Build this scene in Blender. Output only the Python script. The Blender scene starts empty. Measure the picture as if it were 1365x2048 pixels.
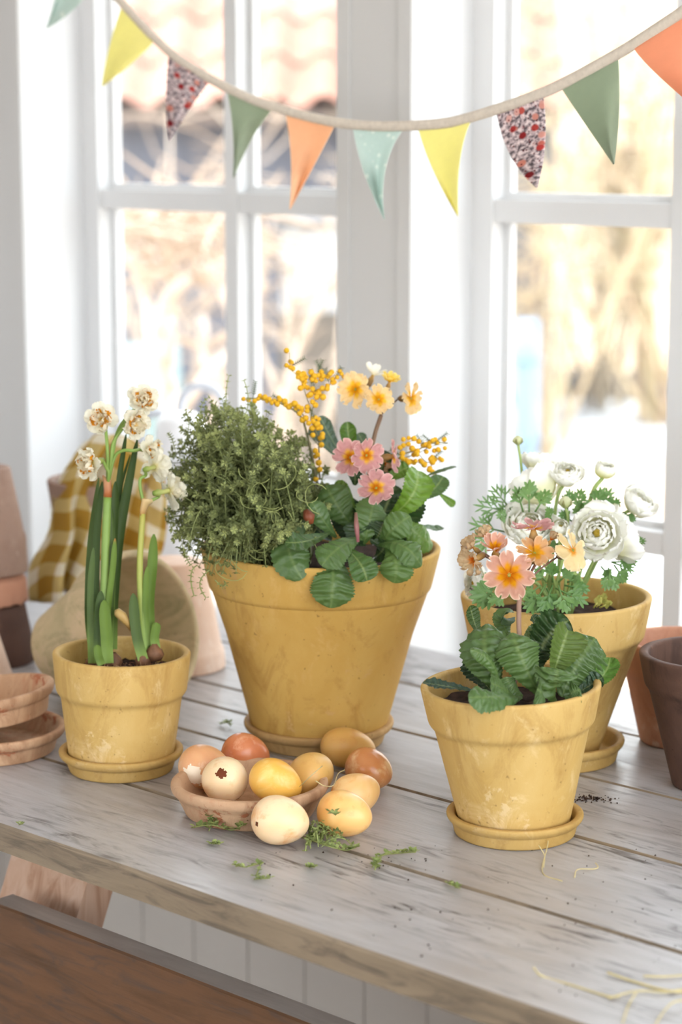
import bpy, bmesh, math, random
from mathutils import Vector, Matrix, noise as mnoise
random.seed(7)
SC = bpy.context.scene
COL = SC.collection
PI = math.pi

# ------------------------------------------------------------------ camera
TZ = 0.80                                  # height of the table top above the floor
FPX = 4350.0                               # focal length for a 1365 x 2048 frame
PIT = math.atan(754 / FPX)
YAW = math.pi - math.atan(4680 / (FPX / math.cos(PIT)))
CAM = Vector((0, 0, TZ + 0.60))
DIR = Vector((math.cos(YAW) * math.cos(PIT), math.sin(YAW) * math.cos(PIT), -math.sin(PIT)))
RGT = Vector((math.sin(YAW), -math.cos(YAW), 0))
UPV = RGT.cross(DIR)
FWD = Vector((math.cos(YAW), math.sin(YAW), 0))
cd = bpy.data.cameras.new('camera')
cam = bpy.data.objects.new('camera', cd); COL.objects.link(cam)
cam.matrix_world = Matrix((( RGT.x, UPV.x, -DIR.x, CAM.x), (RGT.y, UPV.y, -DIR.y, CAM.y), (RGT.z, UPV.z, -DIR.z, CAM.z), (0, 0, 0, 1)))
cd.sensor_fit = 'VERTICAL'; cd.sensor_height = 36; cd.sensor_width = 24
cd.lens = FPX / 2048 * 36
cd.clip_start = 0.05; cd.clip_end = 400
cd.dof.use_dof = True; cd.dof.focus_distance = 1.93; cd.dof.aperture_fstop = 4.4
SC.camera = cam

# ------------------------------------------------------------------ light
w = bpy.data.worlds.new('sky'); SC.world = w; w.use_nodes = True
bg = w.node_tree.nodes['Background']
bg.inputs[0].default_value = (0.90, 0.955, 1.0, 1); bg.inputs[1].default_value = 1.5
sl = bpy.data.lights.new('sun', 'SUN'); sl.energy = 1.3; sl.angle = 0.02; sl.color = (1.0, 0.95, 0.88)
sun = bpy.data.objects.new('sun', sl); COL.objects.link(sun)
sun.rotation_euler = Vector((0.55, 0.35, -0.75)).to_track_quat('-Z', 'Y').to_euler()
sun.location = (3, -6, 9)
SC.view_settings.view_transform = 'Standard'; SC.view_settings.look = 'None'
SC.view_settings.gamma = 1.0; SC.view_settings.use_curve_mapping = False
SC.view_settings.exposure = 1.97

# ------------------------------------------------------------------ helpers
def ray(x, y): return DIR * FPX + RGT * (x - 682.5) - UPV * (y - 1024)
def onz(x, y, z=0.0):
    v = ray(x, y); return CAM + v * ((TZ + z - CAM.z) / v.z)
def ony(x, y, Y):
    v = ray(x, y); return CAM + v * ((Y - CAM.y) / v.y)
def pp(x, y, dep):                          # point seen at a pixel, at a given depth from the camera
    return CAM + ray(x, y) * (dep / FPX)
def depth(p): return (p - CAM).dot(DIR)
def pix(p):
    v = p - CAM; z = v.dot(DIR); return 682.5 + FPX * v.dot(RGT) / z, 1024 - FPX * v.dot(UPV) / z

def lin(c):
    return tuple(((v / 255) / 12.92 if v / 255 <= 0.04045 else ((v / 255 + 0.055) / 1.055) ** 2.4) for v in c)
def lerp(a, b, t): return tuple(x + (y - x) * t for x, y in zip(a, b))
def sstep(a, b, x):
    t = max(0, min(1, (x - a) / (b - a))); return t * t * (3 - 2 * t)

class MB:
    def __init__(s): s.v = []; s.f = []; s.c = []; s.uv = []
    def vert(s, p, c=(1, 1, 1), uv=(0, 0)):
        s.v.append(Vector(p)); s.c.append(c); s.uv.append(uv); return len(s.v) - 1
    def grid(s, P, C=None, U=None, close=False):
        n, m = len(P), len(P[0]); b = len(s.v)
        for i in range(n):
            for j in range(m):
                s.vert(P[i][j], C[i][j] if C else (1, 1, 1), U[i][j] if U else (0, 0))
        for i in range(n - 1):
            for j in range(m if close else m - 1):
                k = (j + 1) % m
                s.f.append((b + i * m + j, b + i * m + k, b + (i + 1) * m + k, b + (i + 1) * m + j))
        return b
    def tube(s, pts, rad, seg=7, col=(1, 1, 1), col2=None, flat=1.0, cap=True):
        n = len(pts); R = rad if isinstance(rad, (list, tuple)) else [rad] * n
        prev = None; P = []; C = []
        for i in range(n):
            t = (pts[min(i + 1, n - 1)] - pts[max(i - 1, 0)])
            t = t.normalized() if t.length > 1e-9 else Vector((0, 0, 1))
            if prev is None:
                a = Vector((0, 0, 1)) if abs(t.z) < .9 else Vector((1, 0, 0))
                u = t.cross(a).normalized()
            else:
                u = (prev - t * prev.dot(t)).normalized()
            prev = u; q = t.cross(u)
            P.append([pts[i] + (u * math.cos(2 * PI * j / seg) + q * flat * math.sin(2 * PI * j / seg)) * R[i] for j in range(seg)])
            cc = lerp(col, col2, i / max(1, n - 1)) if col2 else col
            C.append([cc] * seg)
        b = s.grid(P, C, close=True)
        if cap:
            s.f.append(tuple(b + j for j in range(seg))[::-1]); s.f.append(tuple(b + (n - 1) * seg + j for j in range(seg)))
    def box(s, a, b_, c=(1, 1, 1)):
        x0, y0, z0 = a; x1, y1, z1 = b_; k = len(s.v)
        for p in ((x0, y0, z0), (x1, y0, z0), (x1, y1, z0), (x0, y1, z0), (x0, y0, z1), (x1, y0, z1), (x1, y1, z1), (x0, y1, z1)): s.vert(p, c)
        for f in ((0, 3, 2, 1), (4, 5, 6, 7), (0, 1, 5, 4), (1, 2, 6, 5), (2, 3, 7, 6), (3, 0, 4, 7)): s.f.append(tuple(k + q for q in f))
    def lathe(s, prof, seg=72, wob=0.0, seed=0, chip=0.0):
        P = []
        for k, (r, z) in enumerate(prof):
            row = []
            for j in range(seg):
                a = 2 * PI * j / seg
                rr = r; zz = z
                if wob and r > 0.001:
                    nv = mnoise.noise(Vector((math.cos(a) * 1.2 + seed, math.sin(a) * 1.2, z * 9)))
                    rr = r * (1 + wob * nv)
                    zz = z + wob * .35 * r * mnoise.noise(Vector((math.cos(a) * 1.5, math.sin(a) * 1.5 + seed, 3))) * (1 if k else 0)
                row.append(Vector((rr * math.cos(a), rr * math.sin(a), zz)))
            P.append(row)
        s.grid(P, close=True)
    def xform(s, M):
        s.v = [M @ p for p in s.v]; return s
    def data(s, name, smooth=True, origin=Vector((0, 0, 0))):
        me = bpy.data.meshes.new(name)
        me.from_pydata([p - origin for p in s.v], [], s.f)
        ca = me.color_attributes.new('Col', 'FLOAT_COLOR', 'POINT')
        ca.data.foreach_set('color', [q for c in s.c for q in (c[0], c[1], c[2], 1.0)])
        if any(u != (0, 0) for u in s.uv):
            ul = me.uv_layers.new(name='UVMap')
            idx = [0] * len(me.loops); me.loops.foreach_get('vertex_index', idx)
            ul.data.foreach_set('uv', [q for i in idx for q in s.uv[i]])
        me.polygons.foreach_set('use_smooth', [smooth] * len(me.polygons))
        me.update(); return me
    def build(s, name, mat, parent=None, smooth=True, origin=None):
        """origin: world point of the object; verts are in world space"""
        if parent is not None: o0 = world_loc(parent)
        elif origin is not None: o0 = Vector(origin)
        else:
            xs = [p.x for p in s.v]; ys = [p.y for p in s.v]; zs = [p.z for p in s.v]
            o0 = Vector(((min(xs) + max(xs)) / 2, (min(ys) + max(ys)) / 2, min(zs)))
        return put(name, s.data(name, smooth, o0), mat, parent, None if parent else o0)

def world_loc(o):
    p = Vector((0, 0, 0))
    while o is not None:
        p += o.location; o = o.parent
    return p
def put(name, me, mat, parent=None, loc=None):
    o = bpy.data.objects.new(name, me); COL.objects.link(o)
    if mat is not None and not me.materials: me.materials.append(mat)
    if parent is not None: o.parent = parent
    if loc is not None: o.location = loc
    return o
def thing(name, loc, label, cat, group=None):
    o = bpy.data.objects.new(name, None); COL.objects.link(o); o.location = loc
    o.empty_display_size = 0.02
    return tag(o, label, cat, group)
def tag(o, label, cat=None, group=None):
    o['label'] = label
    if cat: o['category'] = cat
    if group: o['group'] = group
    return o
def struct(o): o['kind'] = 'structure'; return o
def bez(p0, p1, p2, n):                     # smooth curve through three points
    c = p1 * 2 - (p0 + p2) * .5
    return [p0 * (1 - t) ** 2 + c * 2 * t * (1 - t) + p2 * t * t for t in [i / (n - 1) for i in range(n)]]
def cat_rom(pts, per=6):
    P = [pts[0] * 2 - pts[1]] + list(pts) + [pts[-1] * 2 - pts[-2]]; out = []
    for i in range(1, len(P) - 2):
        for k in range(per):
            t = k / per; a, b, c, d = P[i - 1], P[i], P[i + 1], P[i + 2]
            out.append((b * 2 + (c - a) * t + (a * 2 - b * 5 + c * 4 - d) * t * t + (b * 3 - a - c * 3 + d) * t ** 3) * .5)
    out.append(pts[-1].copy()); return out
def frame(zaxis, spin=0.0):
    z = zaxis.normalized(); a = Vector((0, 0, 1)) if abs(z.z) < .95 else Vector((1, 0, 0))
    x = a.cross(z).normalized(); y = z.cross(x)
    return Matrix((x, y, z)).transposed() @ Matrix.Rotation(spin, 3, 'Z')
def rnd(a, b): return random.uniform(a, b)

# ------------------------------------------------------------------ materials
class NT:
    def __init__(s, name, rough=.6, spec=.4):
        s.m = bpy.data.materials.new(name); s.m.use_nodes = True
        s.t = s.m.node_tree; s.b = s.t.nodes['Principled BSDF']
        s.b.inputs['Roughness'].default_value = rough; s.b.inputs['Specular IOR Level'].default_value = spec
    def n(s, typ, **kw):
        o = s.t.nodes.new(typ)
        for k, v in kw.items(): setattr(o, k, v)
        return o
    def link(s, a, b): s.t.links.new(a, b)
    def coord(s, kind='Object', scale=(1, 1, 1), rot=(0, 0, 0)):
        if kind == 'Position': src = s.n('ShaderNodeNewGeometry').outputs['Position']
        else: src = s.n('ShaderNodeTexCoord').outputs[kind]
        mp = s.n('ShaderNodeMapping'); mp.inputs['Scale'].default_value = scale; mp.inputs['Rotation'].default_value = rot
        s.link(src, mp.inputs[0]); return mp.outputs[0]
    def noise(s, co, scale=5, detail=4, rough=.55, dist=0):
        o = s.n('ShaderNodeTexNoise'); o.inputs['Scale'].default_value = scale; o.inputs['Detail'].default_value = detail
        o.inputs['Roughness'].default_value = rough; o.inputs['Distortion'].default_value = dist
        s.link(co, o.inputs['Vector']); return o.outputs['Fac']
    def ramp(s, fac, stops):
        o = s.n('ShaderNodeValToRGB'); e = o.color_ramp.elements
        while len(e) < len(stops): e.new(.5)
        for q, (p, c) in zip(e, stops):
            q.position = p; q.color = (*c, 1) if len(c) == 3 else c
        s.link(fac, o.inputs[0]); return o.outputs[0]
    def bw(s, fac, a, b): return s.ramp(fac, [(a, (0, 0, 0)), (b, (1, 1, 1))])
    def mix(s, fac, a, b, mode='MIX'):
        o = s.n('ShaderNodeMix', data_type='RGBA', blend_type=mode)
        for v, i in ((fac, 0), (a, 6), (b, 7)):
            if hasattr(v, 'links') or hasattr(v, 'is_output'): s.link(v, o.inputs[i])
            elif i == 0: o.inputs[0].default_value = v
            else: o.inputs[i].default_value = (*v, 1)
        return o.outputs[2]
    def mul(s, a, b):
        o = s.n('ShaderNodeMath', operation='MULTIPLY')
        for v, i in ((a, 0), (b, 1)):
            if hasattr(v, 'is_output'): s.link(v, o.inputs[i])
            else: o.inputs[i].default_value = v
        return o.outputs[0]
    def color(s, c):
        if hasattr(c, 'is_output'): s.link(c, s.b.inputs['Base Color'])
        else: s.b.inputs['Base Color'].default_value = (*c, 1)
        return s
    def bump(s, h, strength=.3, dist=.002):
        o = s.n('ShaderNodeBump'); o.inputs['Strength'].default_value = strength; o.inputs['Distance'].default_value = dist
        s.link(h, o.inputs['Height']); s.link(o.outputs[0], s.b.inputs['Normal']); return s
    def vcol(s): return s.n('ShaderNodeVertexColor', layer_name='Col').outputs[0]
    def trans(s, v):                       # thin tissue: part of the light passes through
        tr = s.n('ShaderNodeBsdfTranslucent'); mx = s.n('ShaderNodeMixShader'); mx.inputs[0].default_value = v
        src = s.b.inputs['Base Color']
        if src.links: s.link(src.links[0].from_socket, tr.inputs[0])
        else: tr.inputs[0].default_value = src.default_value
        out = s.t.nodes['Material Output']
        s.link(s.b.outputs[0], mx.inputs[1]); s.link(tr.outputs[0], mx.inputs[2]); s.link(mx.outputs[0], out.inputs[0]); return s

def m_paint(name, c, rough=.5):
    a = NT(name, rough, .35); co = a.coord('Position')
    n = a.noise(co, 6, 5); a.color(a.mix(a.mul(n, .25), c, tuple(v * .8 for v in c)))
    return a.bump(a.noise(co, 90, 3), .12, .001).m
def m_clay(name, base, light, dark, chip, bump=.35, wear=(.62, .72), seed=0.0):
    a = NT(name, .70, .25); co = a.coord('Object')
    big = a.noise(co, 9 + seed, 5, .62, .6); c = a.mix(a.bw(big, .36, .66), base, light)
    st = a.noise(a.coord('Object', (1, 1, .4), (seed, .3, 0)), 22, 7, .7, 1.0)
    c = a.mix(a.mul(a.bw(st, .53, .70), .75), c, dark)
    lg = a.noise(a.coord('Object', (1, 1, .7), (0, seed, 1)), 30, 6, .72, .5)
    c = a.mix(a.mul(a.bw(lg, .56, .70), .6), c, chip)
    ch = a.noise(a.coord('Object', (1, 1, 1), (seed, 1, 0)), 60, 5, .7, .5)
    mask = a.bw(a.mul(ch, a.bw(a.noise(co, 11, 2), .42, .62)), .54, .60)
    c = a.mix(mask, c, lerp(chip, dark, .25))
    sp = a.noise(co, 190, 2, .5); c = a.mix(a.mul(a.bw(sp, .70, .76), .55), c, tuple(v * .4 for v in dark))
    a.color(c)
    h = a.mix(.45, a.noise(co, 120, 6, .7), mask)
    return a.bump(h, bump, .0016).m
Y1, Y2 = lin((214, 168, 78)), lin((229, 192, 112))
M = {}
M['pot_yellow'] = m_clay('yellow_clay', lin((194, 158, 90)), lin((206, 174, 112)), lin((168, 130, 68)), lin((226, 200, 150)))
M['pot_ochre'] = m_clay('ochre_clay', lin((188, 148, 74)), lin((198, 161, 88)), lin((158, 118, 58)), lin((206, 168, 106)), seed=2.2)
M['terracotta'] = m_clay('terracotta_clay', lin((140, 112, 97)), lin((162, 136, 121)), lin((122, 86, 70)), lin((196, 172, 156)), seed=1.3)
M['terracotta_pale'] = m_clay('pale_terracotta_clay', lin((220, 186, 162)), lin((232, 208, 190)), lin((196, 150, 124)), lin((240, 224, 210)), seed=3.1)
M['terracotta_dark'] = m_clay('dark_terracotta_clay', lin((84, 62, 54)), lin((104, 78, 66)), lin((58, 44, 40)), lin((128, 92, 76)), seed=4.7)
M['terracotta_orange'] = m_clay('orange_terracotta_clay', lin((184, 132, 106)), lin((196, 150, 126)), lin((158, 104, 80)), lin((210, 180, 160)), seed=.6)
M['terracotta_dish'] = m_clay('dish_clay', lin((186, 146, 112)), lin((202, 166, 134)), lin((150, 108, 78)), lin((176, 104, 72)), bump=.6, seed=5.3)
M['saucer_mustard'] = m_clay('mustard_clay', lin((180, 144, 80)), lin((192, 158, 96)), lin((150, 114, 60)), lin((204, 172, 116)), seed=4.1)
M['saucer_brown'] = m_clay('brown_ochre_clay', lin((166, 130, 80)), lin((180, 146, 96)), lin((136, 100, 60)), lin((196, 160, 110)), seed=3.7)
M['clay_mossy'] = m_clay('mossy_clay', lin((172, 156, 118)), lin((196, 172, 136)), lin((122, 122, 82)), lin((206, 178, 146)), bump=.5, seed=6.1)
M['rim_pale'] = m_clay('limey_rim', lin((206, 176, 156)), lin((222, 200, 184)), lin((176, 140, 116)), lin((236, 222, 210)), seed=2.9)
M['white_paint'] = m_paint('white_paint', (.72, .725, .73))
M['wall_paint'] = m_paint('wall_paint', (.59, .585, .575), .7)
M['plaster'] = m_paint('plaster', (.78, .77, .76), .8)

def m_wood(name, a1, a2, dark, tan, axis_rot=(0, 0, 0)):
    a = NT(name, .5, .55)
    co = a.coord('Position', (1.3, 11, 11), axis_rot)
    g = a.noise(co, 5, 8, .62, .8); c = a.mix(a.bw(g, .3, .7), a1, a2)
    st = a.noise(a.coord('Position', (5, 30, 30), axis_rot), 2.2, 5, .65, 1.6)
    blot = a.noise(a.coord('Position', (1.4, 3.2, 3)), 3.1, 3, .55, .6)
    warm = a.noise(a.coord('Position', (1, 2.2, 2)), 2.6, 4, .6, .4); c = a.mix(a.mul(a.bw(warm, .44, .66), .5), c, tuple(v * f for v, f in zip(a2, (.92, .82, .74))))
    c = a.mix(a.mul(a.bw(st, .50, .66), a.bw(blot, .44, .62)), c, dark)
    fine = a.noise(a.coord('Position', (9, 120, 120), axis_rot), 3, 3, .6); c = a.mix(a.mul(a.bw(fine, .58, .78), .22), c, tuple(v * .6 for v in a2))
    ge = a.n('ShaderNodeNewGeometry'); sx = a.n('ShaderNodeSeparateXYZ'); a.link(ge.outputs['True Normal'], sx.inputs[0])
    side = a.ramp(g, [(.25, tuple(v * .45 for v in tan)), (.5, tan), (.75, tuple(min(1, v * 1.25) for v in tan))])
    side = a.mix(a.mul(a.bw(st, .5, .68), .6), side, tuple(v * .5 for v in dark))
    c = a.mix(a.bw(sx.outputs[2], .72, .9), side, c)
    a.color(c)
    rr = a.mix(a.bw(st, .4, .7), (.28, .28, .28), (.46, .46, .46)); a.link(rr, a.b.inputs['Roughness'])
    return a.bump(a.mix(.5, g, fine), .35, .0012).m
M['table_wood'] = m_wood('weathered_wood', lin((186, 185, 188)), lin((160, 157, 157)), lin((70, 62, 58)), lin((136, 120, 100)))
M['brown_wood'] = m_wood('brown_wood', lin((206, 198, 192)), lin((176, 166, 160)), lin((100, 90, 86)), lin((108, 76, 53)))
def m_leg():
    a = NT('pine_leg', .6, .3); g = a.noise(a.coord('Position', (14, 14, 1.4)), 4, 6, .6, 1)
    a.color(a.ramp(g, [(.3, lin((176, 132, 104))), (.5, lin((208, 170, 144))), (.7, lin((222, 192, 170)))])); return a.bump(g, .2).m
M['leg_wood'] = m_leg()
def m_flat(name, c, rough=.6, spec=.3, var=.25, scale=30):
    a = NT(name, rough, spec); n = a.noise(a.coord('Object'), scale, 4)
    a.color(a.mix(a.bw(n, .3, .7), tuple(v * (1 - var) for v in c), tuple(min(1, v * (1 + var * .6)) for v in c)))
    return a.bump(n, .2, .001).m
def m_vcol(name, rough=.5, spec=.3, trans=0.0, bump=0.0, var=.18, sc=60, back=None):
    a = NT(name, rough, spec); n = a.noise(a.coord('Object'), sc, 3)
    c = a.vcol()
    c = a.mix(a.mul(n, var), c, a.mix(1.0, c, (.35, .35, .35), 'MULTIPLY'))
    if back:
        ge = a.n('ShaderNodeNewGeometry'); c = a.mix(a.mul(ge.outputs['Backfacing'], .6), c, back)
    a.color(c)
    if bump: a.bump(n, bump, .001)
    if trans: a.trans(trans)
    return a.m
M['leaf'] = m_vcol('leaf_tissue', .42, .45, .16, .35, .35, 220, back=lin((92, 120, 62)))
M['daff_leaf'] = m_vcol('strap_leaf', .5, .22, .18, .1, .2, 90)
M['rose_petal'] = m_vcol('ranunculus_petal', .6, .12, .22, .05, .04, 90)
M['stem'] = m_vcol('stem_tissue', .45, .35, .1)
M['petal'] = m_vcol('petal_tissue', .62, .12, .45, .05, .06, 90)
M['thyme'] = m_vcol('thyme_leaf', .6, .25, .2)
M['mimosa'] = m_flat('mimosa_pompom', lin((230, 178, 50)), .8, .1, .3, 900)
M['soil'] = m_flat('potting_soil', lin((58, 42, 34)), .95, .1, .6, 160)
M['straw'] = m_flat('straw', lin((206, 190, 140)), .6, .3, .2, 60)
M['tape'] = m_flat('cotton_tape', lin((214, 203, 188)), .85, .1, .1, 200)
def m_egg(name, c1, c2, c3, seed, gloss=.32):
    a = NT(name, gloss, .45); co = a.coord('Object', (1, 1, 1), (seed, seed * 2, 0))
    n = a.noise(co, 22, 3, .5, .6); c = a.mix(a.bw(n, .36, .64), c1, c2)
    n2 = a.noise(co, 46, 5, .65, .4); c = a.mix(a.mul(a.bw(n2, .54, .70), .85), c, c3)
    a.color(c); a.b.inputs['Subsurface Weight'].default_value = .15; a.b.inputs['Subsurface Radius'].default_value = (.006, .003, .001)
    return a.bump(a.noise(co, 300, 2), .05, .0005).m
def m_inside(): return m_flat('eggshell_inside', lin((110, 56, 30)), .7, .2)
M['egg_in'] = m_inside()
def m_glass():
    m = bpy.data.materials.new('old_window_glass'); m.use_nodes = True; t = m.node_tree; t.nodes.clear()
    o = t.nodes.new('ShaderNodeOutputMaterial'); tr = t.nodes.new('ShaderNodeBsdfTransparent'); gl = t.nodes.new('ShaderNodeBsdfGlossy')
    gl.inputs['Roughness'].default_value = .02; tr.inputs[0].default_value = (.97, .98, .98, 1)
    lw = t.nodes.new('ShaderNodeLayerWeight'); lw.inputs[0].default_value = .5; mx = t.nodes.new('ShaderNodeMixShader')
    pw = t.nodes.new('ShaderNodeMath'); pw.operation = 'POWER'; pw.inputs[1].default_value = 5.0
    ma = t.nodes.new('ShaderNodeMath'); ma.operation = 'MULTIPLY_ADD'; ma.inputs[1].default_value = .8; ma.inputs[2].default_value = .025
    t.links.new(lw.outputs['Facing'], pw.inputs[0]); t.links.new(pw.outputs[0], ma.inputs[0]); t.links.new(ma.outputs[0], mx.inputs[0])
    t.links.new(tr.outputs[0], mx.inputs[1]); t.links.new(gl.outputs[0], mx.inputs[2]); t.links.new(mx.outputs[0], o.inputs[0])
    return m
M['glass'] = m_glass()

# ------------------------------------------------------------------ the room
WY = 1.905                                   # room face of the window wall
FY = 2.012                                   # front of the window frames
GY = 2.05                                    # glass
XL, XR = -3.2, 0.94
CEIL = 2.75
def sbox(name, a, b, mat, parent=None):
    m = MB(); m.box(a, b); o = m.build(name, mat, parent, smooth=False)
    return o
struct(sbox('floor', (XL - .1, -3.2, -.06), (0.94, 2.14, 0.0), m_flat('floor_boards', lin((150, 136, 122)), .6, .3, .2, 3)))
struct(sbox('ceiling', (XL - .1, -3.2, CEIL), (0.94, 2.5, CEIL + .12), M['plaster']))
def holed(name, axis, pos, th, a0, a1, h0, h1, z0, z1):
    """a wall with one wide window opening, four blocks round the hole"""
    e = bpy.data.objects.new(name, None); COL.objects.link(e); e.location = (pos, (a0 + a1) / 2, 0) if axis == 'x' else ((a0 + a1) / 2, pos, 0); struct(e)
    for nm, p, q, r, t in (('pier', a0, h0, 0, CEIL), ('pier', h1, a1, 0, CEIL), ('parapet', h0, h1, 0, z0), ('lintel', h0, h1, z1, CEIL)):
        if axis == 'x': sbox(nm, (pos, p, r), (pos + th, q, t), M['plaster'], e)
        else: sbox(nm, (p, pos, r), (q, pos + th, t), M['plaster'], e)
    return e
holed('wall_right', 'x', .8, .14, -3.2, 1.9, -.9, 1.88, .72, 2.6)
holed('wall_front', 'y', -3.34, .14, XL - .1, 0.94, -2.7, .5, .85, 2.3)
struct(sbox('wall_left', (XL - .14, -3.2, 0.0), (XL, 1.9, CEIL), M['plaster']))
# window openings (x0, x1); both run from below the table to above the frame of the photograph
OPEN = [(-2.405, -1.795), (-1.690, -1.080)]
ZB, ZT = TZ - .262, TZ + 1.345
SILLY = 2.062
wb = bpy.data.objects.new('wall_back', None); COL.objects.link(wb); wb.location = (0, WY, 0); struct(wb)
edges = [XL] + [v for o in OPEN for v in o] + [XR]
for k in range(0, len(edges), 2):
    sbox('pier', (edges[k], WY, 0), (edges[k + 1], SILLY, CEIL), M['wall_paint'], wb)
for x0, x1 in OPEN:
    sbox('lintel', (x0, WY, ZT), (x1, SILLY, CEIL), M['wall_paint'], wb)
    sbox('parapet', (x0, WY + .016, 0), (x1, SILLY, ZB - .02), M['wall_paint'], wb)
    sbox('sill_board', (x0, WY - .004, ZB - .02), (x1, SILLY + .03, ZB), M['white_paint'], wb)
    # smooth white lining boards of the reveal and a narrow bead round the opening
    for sx, xx in ((1, x0), (-1, x1)):
        sbox('reveal_lining', (min(xx, xx + sx * .006), WY - .001, ZB), (max(xx, xx + sx * .006), FY, ZT), M['white_paint'], wb)
        sbox('corner_bead', (min(xx + sx * .006, xx - sx * .014), WY - .0035, ZB), (max(xx + sx * .006, xx - sx * .014), WY - .0005, ZT), M['wall_paint'], wb)
# tongue and groove boards below the windows
x = XL
M['board_paint'] = m_paint('board_paint', (.62, .58, .54), .6)
while x < -.2:
    m = MB(); m.box((x + .001, WY - .014, 0.0), (x + .103, WY - .0005, ZB - .022)); m.build('wall_board', M['board_paint'], wb, smooth=False)
    x += .104
def window(name, x0, x1):
    e = bpy.data.objects.new(name, None); COL.objects.link(e); e.location = ((x0 + x1) / 2, FY, ZB); struct(e)
    a, b = x0 + .006, x1 - .006
    sw = .032                                    # width of the outer stiles
    for nm, p, q in (('stile', (a, FY, ZB), (a + sw, FY + .044, ZT)), ('stile', (b - sw, FY, ZB), (b, FY + .044, ZT)),
                     ('top_rail', (a + sw, FY, ZT - .05), (b - sw, FY + .044, ZT)), ('bottom_rail', (a + sw, FY, ZB), (b - sw, FY + .044, ZB + .05))):
        o = sbox(nm, p, q, M['white_paint'], e)
    xm = (a + b) / 2
    mw = .0125
    # glazing bars: a flat face to the room, rebated sides
    def bar(nm, p, q): return sbox(nm, p, q, M['white_paint'], e)
    rows = [TZ + .155 - .37, TZ + .155, TZ + .525, TZ + .895]
    bar('mullion', (xm - mw, FY + .002, ZB + .05), (xm + mw, FY + .042, ZT - .05))
    for z in rows[1:]:
        for s0, s1 in ((a + sw, xm - mw), (xm + mw, b - sw)):
            bar('glazing_bar', (s0, FY + .004, z - .027), (s1, FY + .042, z))
    # inner sash edge: a thinner moulding close to the glass
    for s0, s1 in ((a + sw, xm - mw), (xm + mw, b - sw)):
        zs = [ZB + .05] + [z for z in rows[1:]] + [ZT - .05]
        for k in range(len(zs) - 1):
            lo = zs[k]; hi = zs[k + 1] - (.027 if k + 1 < len(zs) - 1 else 0)
            bar('putty_bead', (s0, GY - .014, lo), (s0 + .009, GY - .003, hi)); bar('putty_bead', (s1 - .009, GY - .014, lo), (s1, GY - .003, hi))
            bar('putty_bead', (s0 + .009, GY - .014, lo), (s1 - .009, GY - .003, lo + .008))
            sbox('pane', (s0 + .0005, GY - .002, lo + .0005), (s1 - .0005, GY + .001, hi - .0005), M['glass'], e)
    return e
window('window_1', *OPEN[0]); window('window_2', *OPEN[1])

# ------------------------------------------------------------------ the table
tb = thing('plank_table', (-1.3, 1.5, 0), 'long weathered grey plank table in front of the windows', 'table')
TX0, TX1 = -2.72, -.16
TH = .0255
def plank(y0, y1, x0, x1, seed):
    g = .0013; m = MB(); n = 40
    P = []
    prof = [(y0 + g, -TH), (y0 + g, -.0026), (y0 + g + .0020, 0), (y1 - g - .0020, 0), (y1 - g, -.0026), (y1 - g, -TH)]
    for i in range(n + 1):
        xx = x0 + (x1 - x0) * i / n; row = []
        for k, (yy, zz) in enumerate(prof):
            wv = .0009 * mnoise.noise(Vector((xx * 9, seed * 3.1 + k, 0)))
            row.append(Vector((xx, yy + (wv if k in (0, 1, 4, 5) else wv * .7), TZ + zz + (.0005 * mnoise.noise(Vector((xx * 5, seed, 9))) if k in (1, 2, 3, 4) else 0))))
        P.append(row)
    m.grid(P, close=True); b = 0
    m.f.append(tuple(range(6))); m.f.append(tuple(range(n * 6 + 5, n * 6 - 1, -1)))
    o = m.build('plank', M['table_wood'], tb, smooth=False); return o
for k, (a, b, x0, x1) in enumerate([(1.136, 1.294, TX0, TX1), (1.294, 1.459, TX0, TX1), (1.459, 1.543, TX0, -1.499), (1.543, 1.608, TX0, -1.499),
                                    (1.459, 1.608, -1.497, TX1), (1.608, 1.757, TX0, TX1), (1.757, 1.900, TX0, TX1)]): plank(a, b, x0, x1, k)
# splayed legs: two pairs, and the long board that ties the near ones together
def leg(xc, ytop, ybot, wdt):
    m = MB(); th = .04
    P = []
    for z, y in ((0.0, ybot), (TZ - TH - .0005, ytop)):
        P.append([Vector((xc - wdt / 2, y, z)), Vector((xc + wdt / 2, y, z)), Vector((xc + wdt / 2, y + th, z)), Vector((xc - wdt / 2, y + th, z))])
    m.grid(P, close=True); m.f.append((3, 2, 1, 0)); m.f.append((4, 5, 6, 7))
    return m.build('leg', M['leg_wood'], tb, smooth=False)
SY = 1.262                                   # back face of the tie board
pb = ony(29, 1787, SY); pf = ony(0, 1799, SY - .03)
ztop = pb.z
lx = ony(75, 1760, SY + .03).x
for xx in (lx, -.27):
    leg(xx, 1.345, 1.345 - (TZ - TH) * .42 + 0.0, .118); leg(xx if xx > -1 else -2.55, 1.72, 1.84, .10)
m = MB(); n = 30; P = []
for i in range(n + 1):
    xx = pb.x + (-.45 - pb.x) * i / n
    wv = .0012 * mnoise.noise(Vector((xx * 7, 4, 0)))
    P.append([Vector((xx, SY - .03, ztop - .20)), Vector((xx, SY - .03 + wv, ztop - .002)), Vector((xx, SY - .028, ztop + wv)), Vector((xx, SY - .002, ztop + wv)), Vector((xx, SY, ztop - .002)), Vector((xx, SY, ztop - .20))])
m.grid(P, close=True); m.f.append(tuple(range(6))); m.f.append(tuple(range(n * 6 + 5, n * 6 - 1, -1)))
sb = m.build('tie_board', M['brown_wood'], tb, smooth=False); sb['label'] = 'dark brown tie board with a grey worn top edge'


def olin(c):                                  # garden colours, a little greyer and darker than they look in the glare
    g = sum(c) / 3; return tuple(v * .70 for v in lin([x + (g - x) * .26 for x in c]))
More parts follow.
